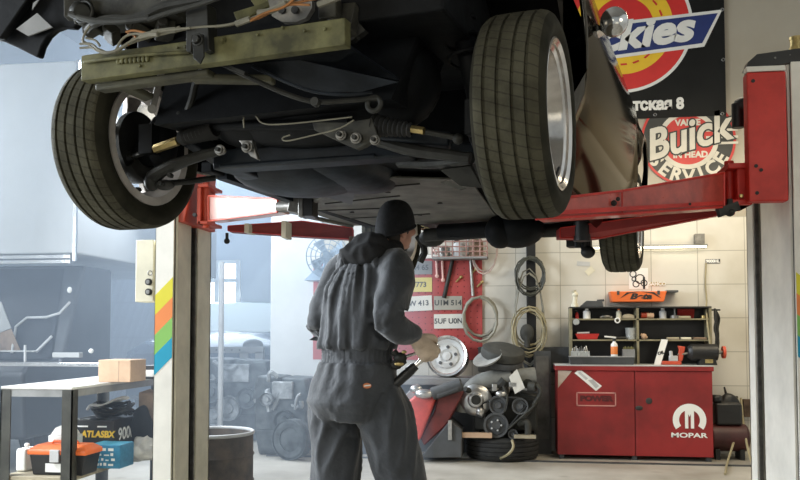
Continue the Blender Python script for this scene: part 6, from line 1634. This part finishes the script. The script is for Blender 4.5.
# rusty drum
dc = P(211,480,5.7); dz = P(211,430,5.7).z; R2 = abs(P(254,430,5.7).x-P(211,430,5.7).x); c = V((dc.x,dc.y,0))
dm = thing('steel_drum', 'open rusty steel drum at the foot of the cream lift post', 'drum', c)
m = MB(); m.lathe([(.001,.001),(R2*.97,.001),(R2*.97,dz*.32),(R2,dz*.35),(R2*.97,dz*.38),(R2*.97,dz*.66),(R2,dz*.69),(R2*.97,dz*.72),(R2*.97,dz*.97),(R2*.93,dz*.97),(R2*.93,.03),(.001,.03)], c, n=40); link('shell', m, M_rust, dm)
m = MB(); m.torus(c+V((0,0,dz*.97)), (0,0,1), R2*.965, .013, 40, 8); link('rim', m, M_greyl, dm)
# ------------------------------------------------------------------ haze, lights, camera
def area(nm, loc, target, sx, sy, power, col):
    L = D.lights.new(nm, 'AREA'); L.shape = 'RECTANGLE'; L.size = sx; L.size_y = sy; L.energy = power; L.color = col
    o = D.objects.new(nm, L); COL.objects.link(o); o.location = loc
    o.rotation_euler = (V(target)-V(loc)).to_track_quat('-Z', 'Y').to_euler()
    return o
area('window_light_left', (XL+.15,6.2,2.8), (0,5.5,1.2), 2.6, 2.8, 85, (.82,.91,1.))
area('window_light_far', (-4.3,YF-.25,2.6), (-2.,7.,1.), 3.0, 2.0, 120, (.74,.87,1.))
area('bay_rim_light', (-3.3,8.2,3.4), (-.5,3.9,1.3), 1.2, 1.2, 230, (.86,.93,1.))  # added to rim-light the mechanic from behind; no lamp is modelled
area('left_opening_fill', (-5.6,1.6,2.4), (-.5,4.2,1.3), 2.5, 2.5, 190, (.86,.93,1.))  # added fill for an unseen opening; lights the wheel and the mechanic's back
area('side_fill', (-4.6,4.3,2.5), (-.9,3.8,1.4), 1.4, 1.6, 260, (.86,.93,1.))  # added inside the room to graze the mechanic's left side; no window here
area('fill_right', (3.2,.6,2.8), (1.2,4.4,1.2), 1.4, 1., 22, (1.,.92,.76))  # added warm fill for the lift posts; no lamp stands here
area('tube_light_back', (2.2,7.2,3.0), (2.0,8.3,.8), 2.4, .3, 38, (1.,.86,.62))
area('tube_light_mid', (1.6,5.6,3.6), (1.5,7.0,0), 2.0, .4, 36, (1.,.88,.66))
area('front_fill', (-2.6,-2.8,2.6), (.2,4.,1.7), 2.5, 2., 75, (1.,.93,.78))
area('floor_bounce', (1.8,-2.2,.9), (.4,3.,1.9), 2.5, 1., 8, (1.,.92,.72))
wd = D.worlds.new('room_air'); sc.world = wd; wd.use_nodes = True
wd.node_tree.nodes['Background'].inputs[0].default_value = (.55,.62,.66,1); wd.node_tree.nodes['Background'].inputs[1].default_value = .02

def haze(nm, a, b, dens, em, col):
    m = D.materials.new(nm+'_air'); m.use_nodes = True; n = m.node_tree.nodes; l = m.node_tree.links
    for x in list(n):
        if x.type == 'BSDF_PRINCIPLED': n.remove(x)
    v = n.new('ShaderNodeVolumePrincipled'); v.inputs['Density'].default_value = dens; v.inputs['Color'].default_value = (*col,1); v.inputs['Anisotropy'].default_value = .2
    v.inputs['Emission Strength'].default_value = em; v.inputs['Emission Color'].default_value = (*col,1)  # self-glow stands in for daylight scattered by the haze
    l.new(v.outputs[0], n['Material Output'].inputs['Volume'])
    o = link(nm, MB().bx(a, b), m, None, (0,0,0), smooth=False)
    o['label'] = 'thin blue haze filling the left bay of the workshop'; o['category'] = 'haze'; o['kind'] = 'stuff'
    return o
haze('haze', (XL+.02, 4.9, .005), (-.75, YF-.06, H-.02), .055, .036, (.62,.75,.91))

cam = D.cameras.new('camera'); co = D.objects.new('camera', cam); COL.objects.link(co)
co.location = (0,0,CAMH); co.rotation_euler = (PI/2+TH, 0, PSI)
cam.sensor_width = 36; cam.lens = 36*FPX/800; cam.shift_y = (PPY-240)/800; cam.clip_start = .05
sc.camera = co
sc.view_settings.view_transform = 'Standard'; sc.view_settings.look = 'None'
sc.view_settings.exposure = 0.
